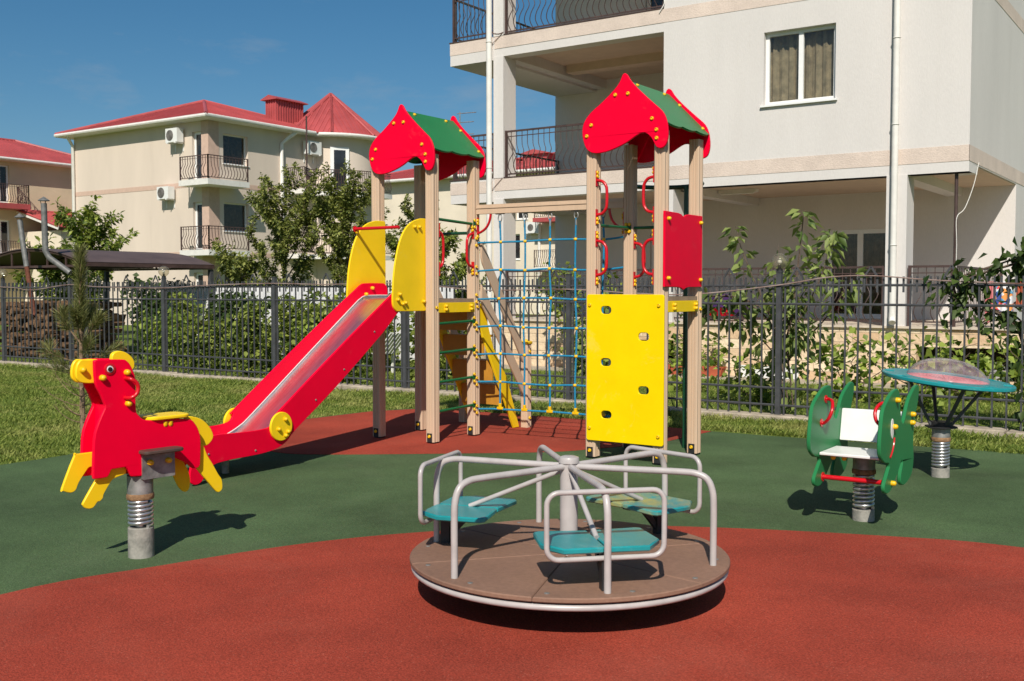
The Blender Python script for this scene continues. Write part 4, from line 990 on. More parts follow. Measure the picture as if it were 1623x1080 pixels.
obj('bail', MB().tube([(-2.95+.14*math.cos(R(a)),16.85,.30+.13*math.sin(R(a))) for a in range(0,181,15)], .005, 5), 'galv', t)
t = thing('drying_rack', (-2.85,17.6,.935), 'brown metal clothes rack standing on the porch end', 'clothes rack')
mb = MB()
for y in (17.45,17.85):
    mb.bar((-3.35,y,.94),(-2.35,y,1.62),.022,.022); mb.bar((-2.35,y,.94),(-3.35,y,1.62),.022,.022)
for x in (-3.3,-2.85,-2.4): mb.cyl((x,17.4,1.60),(x,17.9,1.60),.008,6)
mb.cyl((-3.4,17.42,1.62),(-2.25,17.42,1.62),.01,6)
obj('frame', mb, 'ironbrown', t)
def garment(x, w_, z0, mt, label):
    mb = MB(); n = 14; vs = []
    for i in range(n+1):
        a = x+w_*i/n; yy = 17.40+.014*math.sin(i*1.3+x*9); z = z0+.025*math.sin(i*.7)
        vs += [(a,yy-.012,1.63),(a,yy-.016-.01*math.sin(i),z),(a,yy+.03,1.63),(a,yy+.034,z+.08)]
    fs = []
    for i in range(n): o = i*4; q = o+4; fs += [(o,q,q+1,o+1),(o+2,o+3,q+3,q+2),(o,o+2,q+2,q)]
    tag(obj('garment', mb.add(vs,fs), mt, smooth=80), label, 'laundry', 'laundry on the rack')
garment(-3.22,.13,1.02,'mesh','plain pink garment hanging nearest the porch corner')
garment(-3.06,.24,1.08,'print','wide many coloured printed cloth hanging in the middle of the rack')
garment(-2.78,.13,1.25,'pot','short orange garment on the rack beside the printed cloth')
garment(-2.62,.10,1.05,'red','narrow red garment at the outer end of the rack')

# ------------------------------------------------------------------ left house
H1 = thing('corner_house', (-34.06, 28.2, 0), 'three storey cream house with red hip roof, corner balconies and a round turret', 'house')
HX, HY, ZE = -34.06, 28.2, 8.27
A = mapY(HY); Bm = mapX(HX)
def hpart(name, fn, mt, smooth=0, par=None): mb = MB(); fn(mb); return obj(name, mb, mt, par or H1, smooth=smooth)
D1 = [(-35.04,-34.46,5.9,7.86),(-35.04,-34.46,3.1,5.04),(-35.04,-34.46,.4,2.2)]
WR = [(28.95,30.25,6.62,7.82),(28.95,30.25,3.90,5.05),(28.95,30.25,1.0,2.2)]
DR = [(34.75,35.6,5.82,7.86)]
def f(mb):
    wallo(mb, A, -43.1, HX, 0, ZE, .3, D1); wallo(mb, Bm, HY+.3, 34.6, 0, ZE, .3, WR)
    mb.box(-43.1,-42.8,HY+.3,36,0,ZE); mb.box(-42.8,HX-.3,35.7,36,0,ZE)
hpart('wall', f, 'cream')
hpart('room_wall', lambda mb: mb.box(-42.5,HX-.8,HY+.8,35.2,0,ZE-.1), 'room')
for q_, w_ in enumerate(WR): window(H1, Bm, *w_, rec=.16, mull=(), fr=.045, pane='glass', curtain='curtain_dark')
for d in D1: window(H1, A, *d, rec=.12, mull=(), fr=.10, name='balcony_door', sill=False)
hpart('pilaster', lambda mb: mb.box(-34.46,HX+.004,HY-.02,HY-.001,0,ZE-.02).box(HX+.001,HX+.02,HY-.016,28.72,0,ZE-.02), 'housepink')
def f(mb):
    mb.box(-43.1,-34.9,HY-.012,HY-.001,5.67,5.86); mb.box(HX+.001,HX+.012,29.5,34,5.67,5.86)
    mb.box(-43.1,-34.9,HY-.012,HY-.001,2.87,3.05); mb.box(HX+.001,HX+.012,29.5,34,2.87,3.05)
hpart('band', f, 'housepink')
for z in (5.62,2.86):
    s = hpart('balcony_slab', lambda mb: mb.box(-34.9,HX+.92,HY-.80,HY-.021,z,z+.22).box(HX+.021,HX+.92,HY-.021,29.5,z,z+.22), 'pipewhite')
    railing(s, mapY(HY-.74), -34.86, HX+.86, z+.22, z+1.14, .15, 'belly', r=.013)
    railing(s, mapX(HX+.86), HY-.74, 29.46, z+.22, z+1.14, .15, 'belly', r=.013)
aircon(H1, A, -36.17, 7.47, .72, .56); aircon(H1, A, -36.78, 5.22, .72, .50)
aircon(H1, Bm, 33.3, 7.45, .8, .56)
# turret
TX, TY, TR = -35.0, 36.1, 2.15
n = 40; mb = MB()
vs = []
for i in range(n+1):
    a = R(-125+250*i/n)
    vs += [(TX+TR*math.cos(a),TY+TR*math.sin(a),0),(TX+TR*math.cos(a),TY+TR*math.sin(a),ZE+.1)]
obj('turret_wall', mb.add(vs, [(2*i,2*i+2,2*i+3,2*i+1) for i in range(n)]), 'cream', H1, smooth=60)
ta = R(-36); tp = Vector((TX+(TR+.01)*math.cos(ta), TY+(TR+.01)*math.sin(ta), 0)); tt = Vector((-math.sin(ta), math.cos(ta), 0)); tn = Vector((math.cos(ta), math.sin(ta), 0))
def TM(a, z, t): q = tp+tt*a-tn*t; return (q.x,q.y,z)
def tbox(a0,a1,z0,z1,t0,t1): return MB().add([TM(a,z,t) for t in (t0,t1) for z in (z0,z1) for a in (a0,a1)], [(0,1,3,2),(4,6,7,5),(0,4,5,1),(2,3,7,6),(0,2,6,4),(1,5,7,3)])
d = obj('balcony_door', tbox(-.42,.42,5.8,7.85,-.03,.1), 'wframe', H1, smooth=0)
obj('pane', tbox(-.26,.26,5.95,7.72,-.036,-.031), 'pane', d, smooth=0)
for z in (5.62,2.86):
    arc = [(TX+(TR+1.0)*math.cos(R(a)), TY+(TR+1.0)*math.sin(R(a))) for a in range(-70,16,6)]
    inn = [(TX+(TR-.05)*math.cos(R(a)), TY+(TR-.05)*math.sin(R(a))) for a in range(15,-72,-6)]
    s = obj('balcony_slab', MB().prism([(HX+.05,32.3),(HX+1.2,32.3)]+[p for p in arc if p[1] > 32.3]+inn, lambda a,b,t:(a,b,t), z, z+.2), 'pipewhite', H1, smooth=30)
    path = [Vector((HX+.05,32.36)),Vector((HX+1.12,32.36))]+[Vector((TX+(TR+.93)*math.cos(R(a)), TY+(TR+.93)*math.sin(R(a)))) for a in range(-62,16,4)]
    mb = MB()
    for zz, r_ in ((z+1.12,.02),(z+1.02,.01),(z+.28,.014)): mb.tube([(p.x,p.y,zz) for p in path], r_, 5)
    for p, q in zip(path[:-1], path[1:]):
        m_ = max(1, round((q-p).length/.12)); nn = Vector((q.y-p.y, p.x-q.x)).normalized()
        for i in range(m_):
            c = p+(q-p)*i/m_
            mb.tube([(c.x+nn.x*o, c.y+nn.y*o, z+.28+.84*h) for h, o in ((0,0),(.14,.07),(.3,.1),(.48,.05),(.65,0),(1,0))], .0125, 4)
    obj('railing', mb, 'ironbrown', s)
AX, AY, AZ_ = -38.6, 31.75, 9.95
e = .55; x0,x1,y0,y1 = -43.1-e, HX+e, HY-e, 36.0
rf_ = roof_faces(H1, [[(x0,y0,ZE+.12),(x1,y0,ZE+.12),(AX,AY,AZ_)],[(x1,y0,ZE+.12),(x1,y1,ZE+.12),(AX,AY,AZ_)],[(x1,y1,ZE+.12),(x0,y1,ZE+.12),(AX,AY,AZ_)],[(x0,y1,ZE+.12),(x0,y0,ZE+.12),(AX,AY,AZ_)]])
hpart('soffit', lambda mb: mb.box(x0+.02,x1-.02,y0+.02,y1-.02,ZE,ZE+.06), 'pipewhite')
gutter(H1, [(x0,y0,ZE+.08),(x1,y0,ZE+.08),(x1,33.6,ZE+.08)])
tpts = [(TX+(TR+.5)*math.cos(R(a)), TY+(TR+.5)*math.sin(R(a)), ZE+.14) for a in range(-135,226,45)]
roof_faces(H1, [[tpts[i],tpts[i+1],(TX,TY,10.55)] for i in range(8)], name='turret_roof')
gutter(H1, [(TX+(TR+.52)*math.cos(R(a)), TY+(TR+.52)*math.sin(R(a)), ZE+.08) for a in range(-75,140,8)])
hpart('soffit', lambda mb: mb.lathe([(.1,ZE+.03),(TR+.48,ZE+.03)], (TX,TY,0), 32), 'pipewhite')
ch = hpart('chimney', lambda mb: mb.box(-36.2,-35.5,33.2,34.85,8.6,9.95), 'roofred', par=rf_)
mb = MB()
for i in range(11): mb.box(-35.498,-35.47,33.24+i*.15,33.30+i*.15,8.6,9.95)
for i in range(5): mb.box(-36.16+i*.15,-36.10+i*.15,33.17,33.198,8.6,9.95)
mb.prism([(-36.36,9.95),(-35.34,9.95),(-35.34,9.99),(-35.85,10.17),(-36.36,9.99)], fY(33.05), 0, 1.95)
obj('chimney_cap', mb, 'roofred', rf_)
obj('downpipe', MB().tube([(-33.6,32.6,8.3),(-33.75,32.3,8.05),(HX+.07,32.07,7.75),(HX+.07,32.07,.3)], .085, 10), 'pipewhite', H1)
obj('downpipe', MB().tube([(-43.0,27.8,8.3),(-43.05,28.1,7.9),(-43.05,28.1,.3)], .07, 10), 'pipewhite', H1)
obj('mast', MB().cyl((-33.45,33.0,5.5),(-33.45,33.0,9.0),.035,8), 'ironbrown', H1)

# ------------------------------------------------------------------ far house behind, at the edge
H2 = thing('yellow_house', (-54, 31, 0), 'yellow walled house with red hip roof behind the cream corner house', 'house')
def h2(name, fn, mt, smooth=0, par=None): mb = MB(); fn(mb); return obj(name, mb, mt, par or H2, smooth=smooth)
B2 = mapX(-54)
OP = [(30.5,31.5,6.1,8.1),(30.5,31.5,3.2,5.2)]
h2('wall', lambda mb: (wallo(mb, B2, 27.0, 38, 0, 8.3, .3, OP), mb.box(-62,-54.3,27.0,27.3,0,8.3), mb.box(-62,-54.3,37.7,38,0,8.3)), 'cream2')
h2('room_wall', lambda mb: mb.box(-61.7,-54.8,27.6,37.4,0,8.1), 'room')
for o in OP: window(H2, B2, *o, rec=.12, fr=.09, name='balcony_door', sill=False)
rf2 = roof_faces(H2, [[(-53.4,26.3,8.42),(-53.4,38.7,8.42),(-57.6,34.0,9.95),(-57.6,32.2,9.95)],[(-62.5,26.3,8.42),(-53.4,26.3,8.42),(-57.6,32.2,9.95)],[(-53.4,38.7,8.42),(-62.5,38.7,8.42),(-57.6,34,9.95)]])
h2('soffit', lambda mb: mb.box(-62.4,-53.45,26.4,38.6,8.3,8.36), 'pipewhite'); gutter(H2, [(-53.4,26.3,8.38),(-53.4,38.7,8.38)])
s = h2('balcony_slab', lambda mb: mb.box(-54,-52.9,28.5,32.0,5.75,6.02), 'roofred')
railing(s, mapX(-52.95), 28.55, 31.95, 6.02, 7.0, .13, 'belly', r=.016); railing(s, mapY(31.95), -54, -52.95, 6.02, 7.0, .13, 'belly', r=.016)
s = h2('balcony_slab', lambda mb: mb.box(-54,-52.9,28.5,32.0,2.9,3.1), 'pipewhite')
railing(s, mapX(-52.95), 28.55, 31.95, 3.1, 4.05, .13, 'belly', r=.016)
s = h2('balcony_slab', lambda mb: mb.box(-54,-53.0,35.4,38.0,5.9,6.1), 'pipewhite'); railing(s, mapX(-53.05), 35.4, 37.9, 6.1, 7.9, .2, 'belly', r=.02)
h2('annex_wall', lambda mb: mb.box(-53.98,-50.5,32.2,38,0,4.6), 'cream3')
roof_faces(H2, [[(-50.2,31.9,4.75),(-50.2,38.4,4.75),(-53.99,38.4,5.75),(-53.99,31.9,5.75)]], name='annex_roof')
h2('fascia', lambda mb: mb.bar((-50.2,31.88,4.70),(-53.99,31.88,5.70),.04,.2), 'pipewhite')
an = mapX(-50.5)
aircon(H2, an, 34.6, 3.4, .9, .62); aircon(H2, an, 36.2, 5.05, .9, .62)
h2('dish', lambda mb: mb.lathe([(.0001,0),(.25,.03),(.42,.09)], n=20, F=lambda p: (-50.3+p[2], 35.9+p[0], 6.2+p[1])), 'greypaint', 60)

# ------------------------------------------------------------------ middle house
H3 = thing('long_house', (-40, 55, 0), 'long pale cream house with red roof seen between the two towers', 'house')
def h3(name, fn, mt, smooth=0, par=None): mb = MB(); fn(mb); return obj(name, mb, mt, par or H3, smooth=smooth)
A3 = mapY(55)
W3 = [(-38.3,-37.2,3.4,5.0),(-37.5,-36.6,5.9,7.6),(-34.6,-33.5,5.9,7.8),(-34.6,-33.5,2.8,4.8)]
h3('wall', lambda mb: (wallo(mb, A3, -52, -28, 0, 8.75, .3, W3), mb.box(-28.3,-28,55.3,64,0,8.75), mb.box(-52,-51.7,55.3,64,0,8.75)), 'cream3')
h3('room_wall', lambda mb: mb.box(-51.5,-28.5,55.8,63.5,0,8.6), 'room')
for o in W3: window(H3, A3, *o, rec=.15, fr=.09)
rf3 = roof_faces(H3, [[(-52.6,54.3,8.85),(-38,54.3,8.85),(-40.5,58.6,10.15),(-47.5,58.6,10.15)],[(-38,54.3,8.85),(-27.4,54.3,8.85),(-31.5,59.0,10.6),(-33.5,59.0,10.6)],[(-38,54.3,8.85),(-33.5,59,10.6),(-36.4,59.2,9.3),(-40.5,58.6,10.15)],[(-27.4,54.3,8.85),(-27.4,64,8.85),(-31.5,59,10.6)],[(-27.4,64,8.85),(-52.6,64,8.85),(-47.5,58.6,10.15),(-40.5,58.6,10.15),(-33.5,59,10.6),(-31.5,59,10.6)],[(-52.6,64,8.85),(-52.6,54.3,8.85),(-47.5,58.6,10.15)]])
h3('soffit', lambda mb: mb.box(-52.4,-27.6,54.4,63.8,8.74,8.80), 'pipewhite'); gutter(H3, [(-52.6,54.3,8.8),(-27.4,54.3,8.8)], r=.1)
h3('chimney', lambda mb: mb.box(-37.4,-35.6,55.6,56.7,8.8,9.95).prism([(-37.6,9.95),(-35.4,9.95),(-35.4,10.0),(-36.5,10.25),(-37.6,10.0)], fY(55.4), 0, 1.5), 'roofred', par=rf3)
aircon(H3, A3, -36.5, 5.0, .95, .68)
for z, m_ in ((5.6,'roofred'),(2.6,'pipewhite')):
    s = h3('balcony_slab', lambda mb: mb.box(-35.4,-31.5,53.7,54.99,z,z+.25), m_); railing(s, mapY(53.75), -35.3, -31.6, z+.25, z+1.3, .15, 'belly', r=.02, mt='ironbrown')
obj('downpipe', MB().cyl((-35.7,54.9,0),(-35.7,54.9,8.7),.09,8), 'pipewhite', H3)
mb = MB().cyl((-43.4,57,9.5),(-43.4,57,13.4),.035,6)
for z, w_ in ((13.3,1.2),(12.7,1.0),(11.9,1.0)): mb.cyl((-43.4-w_*.2,57,z),(-43.4+w_,57.2,z),.03,5)
obj('aerial', mb, 'galv', H3)

# ------------------------------------------------------------------ woodshed, pipes, sheet fence
P_ = thing('woodshed', (-21.4, 14.6, 0), 'open woodshed with arched brown roof behind the picket fence', 'shed')
xa, xb, ya, yb = -23.6, -19.55, 12.95, 16.3
def arch(x, z0=2.06, h=.32): u = (x-(xa+xb)/2)/((xb-xa)/2); return z0+h*(1-u*u)
n = 18; mb = MB(); vs = []
for i in range(n+1):
    x = xa+(xb-xa)*i/n
    vs += [(x,ya,arch(x)),(x,yb,arch(x)),(x,ya,arch(x)+.02),(x,yb,arch(x)+.02)]
fs = []
for i in range(n): o = 4*i; q = o+4; fs += [(o,q,q+1,o+1),(o+2,o+3,q+3,q+2),(o,o+2,q+2,q),(o+1,q+1,q+3,o+3)]
obj('roof', mb.add(vs,fs), 'canopy', P_)
mb = MB()
for y in (ya+.05,(ya+yb)/2,yb-.05):
    mb.tube([(xa+(xb-xa)*i/12,y,arch(xa+(xb-xa)*i/12)-.03) for i in range(13)], .03, 6); mb.bar((xa,y,2.0),(xb,y,2.0),.05,.05)
    for i in range(1,6): x = xa+(xb-xa)*i/6; mb.bar((x,y,2.02),(x,y,arch(x)-.04),.03,.03,(0,1,0))
for x in (xa,xb): mb.bar((x,ya,2.03),(x,yb,2.03),.06,.08)
obj('truss', mb, 'ironbrown', P_, smooth=30)
for x in (xa+.05,xb-.05):
    for y in (ya+.05,yb-.05): obj('post', MB().box(x-.045,x+.045,y-.045,y+.045,0,1.97), 'iron', P_, smooth=0)
mb = MB(); rl = random.Random(8)
for iy in range(2):
    z = .08; row = 0
    while z < 1.25:
        x = -23.4+(.08 if row % 2 else 0)
        while x < -20.05:
            r_ = rl.uniform(.04,.095)
            if rl.random() < .86:
                c = (x+rl.uniform(-.03,.03), 13.3+iy*.5+rl.uniform(-.12,.10), z+rl.uniform(-.035,.035)); k = rl.choice((3,4,5,6,7)); a0 = rl.random()*6
                vs = [(c[0]+r_*math.cos(a0+2*math.pi*j/k)*rl.uniform(.8,1.1), c[1]+dy, c[2]+r_*math.sin(a0+2*math.pi*j/k)) for dy in (0,.42) for j in range(k)]
                mb.add(vs, [tuple(range(k))[::-1], tuple(range(k,2*k))]+[(j,(j+1)%k,k+(j+1)%k,k+j) for j in range(k)])
            x += r_*2+.012
        z += .135; row += 1
tag(obj('firewood', mb, 'log', smooth=0), kind='stuff')
def stovepipe(pts, r, mt, cap, label, lower=None):
    t = thing('stovepipe', pts[-1], label, 'chimney pipe', 'stove pipes over the woodshed')
    obj('pipe', MB().tube(pts, r, 14), mt, t)
    if lower: obj('lower_pipe', MB().tube(lower, r*.9, 14), 'rustpipe', t)
    p = Vector(pts[0]); mb = MB().lathe([(.0001,.14),(r*1.9,.06),(r*1.9,.05),(.0001,.10)], p, 16)
    for a in (0,120,240): mb.bar(p+Vector((r*.8*math.cos(R(a)),r*.8*math.sin(R(a)),-.02)), p+Vector((r*1.2*math.cos(R(a)),r*1.2*math.sin(R(a)),.08)), .012,.012)
    obj('cap', mb, mt, t)
M['rustpipe'] = mat('rusty_pipe', (.15,.055,.035), .85, .2, var=.3, vscale=12)
stovepipe([(-20.9,12.4,2.95),(-20.82,12.4,2.55),(-20.68,12.4,1.98)],   .054, 'fluepipe', 1, 'leaning grey stove pipe with a rust red lower end by the woodshed', [(-20.68,12.4,1.98),(-20.35,12.35,.95)])
stovepipe([(-20.1,12.45,3.26),(-20.08,12.45,2.3),(-20.03,12.5,2.16),(-19.62,12.7,1.85)], .060, 'fluepipe', 1, 'straight grey stove pipe with an elbow bend beside the woodshed roof')
mb = MB(); n = 260
x0, x1 = -21.6, -12.6
vs = []
for i in range(n+1):
    x = x0+(x1-x0)*i/n; yy = 16.4+.022*(1 if (i//2) % 2 else -1)
    vs += [(x,yy,.08),(x,yy,1.58)]
tag(obj('sheet_fence', mb.add(vs,[(2*i,2*i+2,2*i+3,2*i+1) for i in range(n)]), 'plate', smooth=0), 'white corrugated sheet fence standing behind the shrubs', 'fence')
t = thing('garden_bench', (-13.0,14.3,0), 'white slatted garden lounger on the grass beyond the picket fence', 'lounger')
mb = MB()
for i in range(6): mb.bar((-13.6,14.1+i*.09,.32),(-12.6,14.1+i*.09,.36),.06,.018)
obj('seat', mb, 'white', t, smooth=0)
mb = MB()
for i in range(6): mb.bar((-12.6,14.1+i*.09,.37),(-12.25,14.1+i*.09,.75),.06,.018)
obj('backrest', mb, 'white', t, smooth=0)
for x in (-13.45,-12.6):
    for y in (14.13,14.52): obj('leg', MB().bar((x,y,0),(x,y,.32),.035,.035,(0,1,0)), 'white', t, smooth=0)

# ------------------------------------------------------------------ vegetation
def leafmesh(name, pos, dr, ln, mt, parent, wd=.45, fold=.25, seed=0, jit=.35, curl=.2):
    """leaf blades: pos (n,3) world, dr (n,3) direction of the blade"""
    g = np.random.default_rng(seed); n = len(pos)
    pos = np.asarray(pos, float); d = np.asarray(dr, float)+g.normal(0,jit,(n,3)); d /= np.linalg.norm(d,axis=1,keepdims=True)+1e-9
    s = np.cross(d, g.normal(0,.55,(n,3))+np.array([0,0,1.])); s /= np.linalg.norm(s,axis=1,keepdims=True)+1e-9
    u = np.cross(s, d); L_ = (ln*g.uniform(.6,1.25,n))[:,None]
    b = pos; m_ = pos+d*L_*.45; t = pos+d*L_-u*L_*curl
    V_ = np.stack([b, m_+s*L_*wd*.5+u*L_*fold*.3, t, m_-s*L_*wd*.5+u*L_*fold*.3], 1).reshape(-1,3)
    off = rloc(parent) if parent else Vector((0,0,0))
    V_ = V_-np.array(off[:])
    k = np.arange(n)*4
    Fc = np.stack([k,k+1,k+2,k,k+2,k+3],1).reshape(-1)
    me = bpy.data.meshes.new(name); me.vertices.add(4*n); me.vertices.foreach_set('co', V_.ravel())
    me.loops.add(6*n); me.loops.foreach_set('vertex_index', Fc.astype(np.int32))
    me.polygons.add(2*n); me.polygons.foreach_set('loop_start', np.arange(0,6*n,3,dtype=np.int32)); me.polygons.foreach_set('loop_total', np.full(2*n,3,np.int32))
    me.update(calc_edges=True); me.validate(); me.materials.append(M[mt])
    o = bpy.data.objects.new(name, me); COL.objects.link(o)
    if parent: o.parent = parent
    return o
def along(poly, k, g):
    P = [Vector(p) for p in poly]; out = []
    for _ in range(k):
        t = g.random()*(len(P)-1); i = min(int(t), len(P)-2); out.append((P[i].lerp(P[i+1], t-i), (P[i+1]-P[i]).normalized()))
    return out
def tree(name, label, cat, base, H_, R_, seed, leaf, n, mt='leaf', bark='bark', tr=.07, limbs=16, low=.18, up=(.5,1.1), group=None, droop=.25, wd=.5, twigs=7, lean=(0,0), prof=None):
    g = random.Random(seed); t = thing(name, base, label, cat, group); b = Vector(base)
    tk = [b+Vector((lean[0]*h+g.uniform(-.03,.03)*H_*.3*h, lean[1]*h+g.uniform(-.03,.03)*H_*.3*h, H_*.9*h)) for h in (0,.2,.4,.6,.8,1)]
    mb = MB().tube(tk, [tr, tr*.85, tr*.65, tr*.45, tr*.25, tr*.08], 8); segs = [(tk[3:], 1.)]
    for i in range(limbs):
        h = low+(0.92-low)*(i+g.random()*.7)/limbs; k = h*5; j = min(int(k),4); st = tk[j].lerp(tk[j+1], k-j)
        az = i*2.4+g.uniform(-.5,.5); pr = (prof(h) if prof else (math.sin(math.pi*min(1,(h-low*.5)/(1.0-low*.5)))**.6*.85+.15)); L_ = R_*pr*g.uniform(.75,1.15)
        e = g.uniform(*up); d = Vector((math.cos(az)*math.cos(e), math.sin(az)*math.cos(e), math.sin(e)))
        pts = [st]
        for q in range(4):
            d = (d+Vector((g.uniform(-.18,.18),g.uniform(-.18,.18),g.uniform(-.05,.22)))).normalized(); pts.append(pts[-1]+d*L_/4)
        r0 = tr*.45*(1-h*.6); mb.tube(pts, [r0,r0*.75,r0*.5,r0*.3,r0*.12], 5); segs.append((pts[1:], 1.))
        for q in range(twigs):
            k = g.uniform(.25,1); f_ = k*4; jj = min(int(f_),3); s0 = pts[jj].lerp(pts[jj+1], f_-jj)
            dd = ((pts[jj+1]-pts[jj]).normalized()+Vector((g.gauss(0,.7),g.gauss(0,.7),g.uniform(-.25,.7)))).normalized(); l2 = L_*g.uniform(.22,.5)
            tw = [s0, s0+dd*l2*.5, s0+(dd+Vector((0,0,g.uniform(-.25,.2))))*l2]
            mb.tube(tw, [r0*.25,r0*.18,r0*.06], 4); segs.append((tw, .8))
    obj('trunk', mb, bark, t)
    wts = [sum((s[i+1]-s[i]).length for i in range(len(s)-1))*w_ for s, w_ in segs]; tot = sum(wts); pos = []; dr = []
    for (s, _), w_ in zip(segs, wts):
        for p, dd in along(s, max(1, round(n*w_/tot)), g):
            a = g.random()*6.28; side = dd.orthogonal().normalized(); side.rotate(Matrix.Rotation(a,3,dd)) if False else None
            o = (Matrix.Rotation(a, 3, dd) @ dd.orthogonal().normalized())
            pos.append(p+o*leaf*.12+Vector((g.gauss(0,leaf*.18),g.gauss(0,leaf*.18),g.gauss(0,leaf*.18)))); dr.append(o*.9+dd*.55+Vector((0,0,-droop)))
    leafmesh('crown', [tuple(p) for p in pos], [tuple(d) for d in dr], leaf, mt, t, wd=wd, seed=seed)
    return t
tree('cherry_tree', 'broad dark leaved cherry tree in front of the corner house balcony', 'tree', (-20.75,19.6,0), 4.35, 1.65, 1, .105, 12500, up=(.55,1.2), limbs=22, low=.14, group='garden trees', tr=.08)
tree('cherry_tree', 'tall cherry tree with upright tips behind the yellow slide shields', 'tree', (-19.2,20.4,0), 4.4, 1.5, 2, .105, 12500, up=(.6,1.25), limbs=22, low=.14, group='garden trees', tr=.08)
tree('cherry_tree', 'slim cherry tree seen through the first tower, under its gable', 'tree', (-17.6,21.2,0), 3.9, 1.15, 3, .11, 5200, up=(.6,1.25), limbs=16, group='garden trees', tr=.06)
tree('round_bush', 'dense rounded bush between the first tower and the net', 'bush', (-16.0,20.2,0), 2.75, 1.25, 4, .12, 5200, 'leaf_b', low=.08, limbs=20, up=(.2,.9), group='garden trees', tr=.05)
tree('low_cherry', 'low spreading cherry beside the woodshed under the house corner', 'tree', (-19.9,17.4,0), 2.45, 1.0, 5, .13, 2600, group='garden trees', low=.1, limbs=16, tr=.05)
tree('walnut_tree', 'bright green leafy tree rising above the woodshed roof', 'tree', (-30.6,20.5,0), 4.1, 1.5, 6, .19, 4200, 'leaf_b', group='garden trees', limbs=18, tr=.07)
tree('walnut_tree', 'low bushy tree half hidden behind the woodshed trusses', 'tree', (-27.2,17.2,0), 2.6, 1.3, 7, .17, 3000, 'leaf_b', group='garden trees', low=.08, tr=.05)
t = thing('sapling', (-4.5,12.35,0), 'young large leaved cherry sapling growing by the globe lamp post', 'tree'); g = random.Random(8); mb = MB(); pos = []; dr = []
for st_, r_, k in (([(-4.5,12.35,0),(-4.55,12.34,.6),(-4.42,12.35,1.2),(-4.36,12.36,1.8),(-4.3,12.38,2.45)], .022, 120), ([(-4.5,12.34,.85),(-4.8,12.3,1.45),(-5.03,12.3,1.95),(-5.14,12.32,2.28)], .011, 62), ([(-4.45,12.35,1.05),(-4.62,12.45,1.6),(-4.66,12.5,2.08)], .010, 60),
        ([(-4.42,12.36,1.0),(-4.14,12.4,1.55),(-3.98,12.4,2.0),(-3.93,12.38,2.2)], .010, 66), ([(-4.46,12.34,.7),(-4.0,12.25,1.15),(-3.72,12.22,1.55),(-3.6,12.2,1.62)], .010, 60), ([(-4.5,12.33,.6),(-4.85,12.2,1.0),(-5.2,12.15,1.2)], .009, 50), ([(-4.4,12.36,1.3),(-4.2,12.5,1.7),(-4.12,12.55,2.05)], .008, 46), ([(-4.4,12.35,.9),(-4.6,12.55,1.25),(-4.75,12.6,1.5)], .008, 50), ([(-4.46,12.3,.55),(-4.3,12.15,.9),(-4.1,12.1,1.05)], .008, 46)):
    pts = crv(st_, 5, False); mb.tube(pts, [r_*(1-.75*q/(len(pts)-1)) for q in range(len(pts))], 6)
    m0 = int(len(pts)*.32) if st_[0][2] == 0 else int(len(pts)*.15)
    for p_, dd in along(pts[m0:], k, g):
        o = Matrix.Rotation(g.random()*6.28, 3, dd) @ dd.orthogonal().normalized(); l_ = g.uniform(.02,.10)
        pos.append(tuple(p_+o*l_)); dr.append(tuple(o*.75+dd*.25+Vector((0,0,-.65))))
obj('trunk', mb, 'bark', t); leafmesh('crown', pos, dr, .165, 'leaf_sap', t, wd=.44, seed=8, jit=.28)

def vine(label, x, y, h, w_, n, seed, leaf, mt='leaf_b', name='climber', cat='plant', group='climbing plants along the fence', d=.14, z0=0., stems=4):
    g = random.Random(seed); t = thing(name, (x,y,z0), label, cat, group); mb = MB(); pos = []; dr = []
    for s in range(stems):
        p = Vector((x+g.uniform(-w_,w_)*.35, y+g.uniform(-.5,.5)*d, z0)); pts = [p]; hh = h*g.uniform(.65,1.0); k = 7
        for i in range(k): p = p+Vector((g.gauss(0,w_*.22), g.gauss(0,d*.25), hh/k)); p.x = min(max(p.x,x-w_),x+w_); p.y = min(max(p.y,y-d),y+d); pts.append(p)
        mb.tube(pts, [.009]+[.007]*(k-1)+[.003], 5)
        for p_, dd in along(pts, n//stems, g):
            o = Vector((g.gauss(0,1),g.gauss(0,.6),g.gauss(0,.3))).normalized()
            pos.append(p_+Vector((g.gauss(0,w_*.32), g.gauss(0,d*.5), g.gauss(0,.06)))); dr.append(o+Vector((0,-.3,-.35)))
    obj('stem', mb, 'bark', t); leafmesh('foliage', [tuple(p) for p in pos], [tuple(q) for q in dr], leaf, mt, t, wd=.8, seed=seed, fold=.15)
    return t
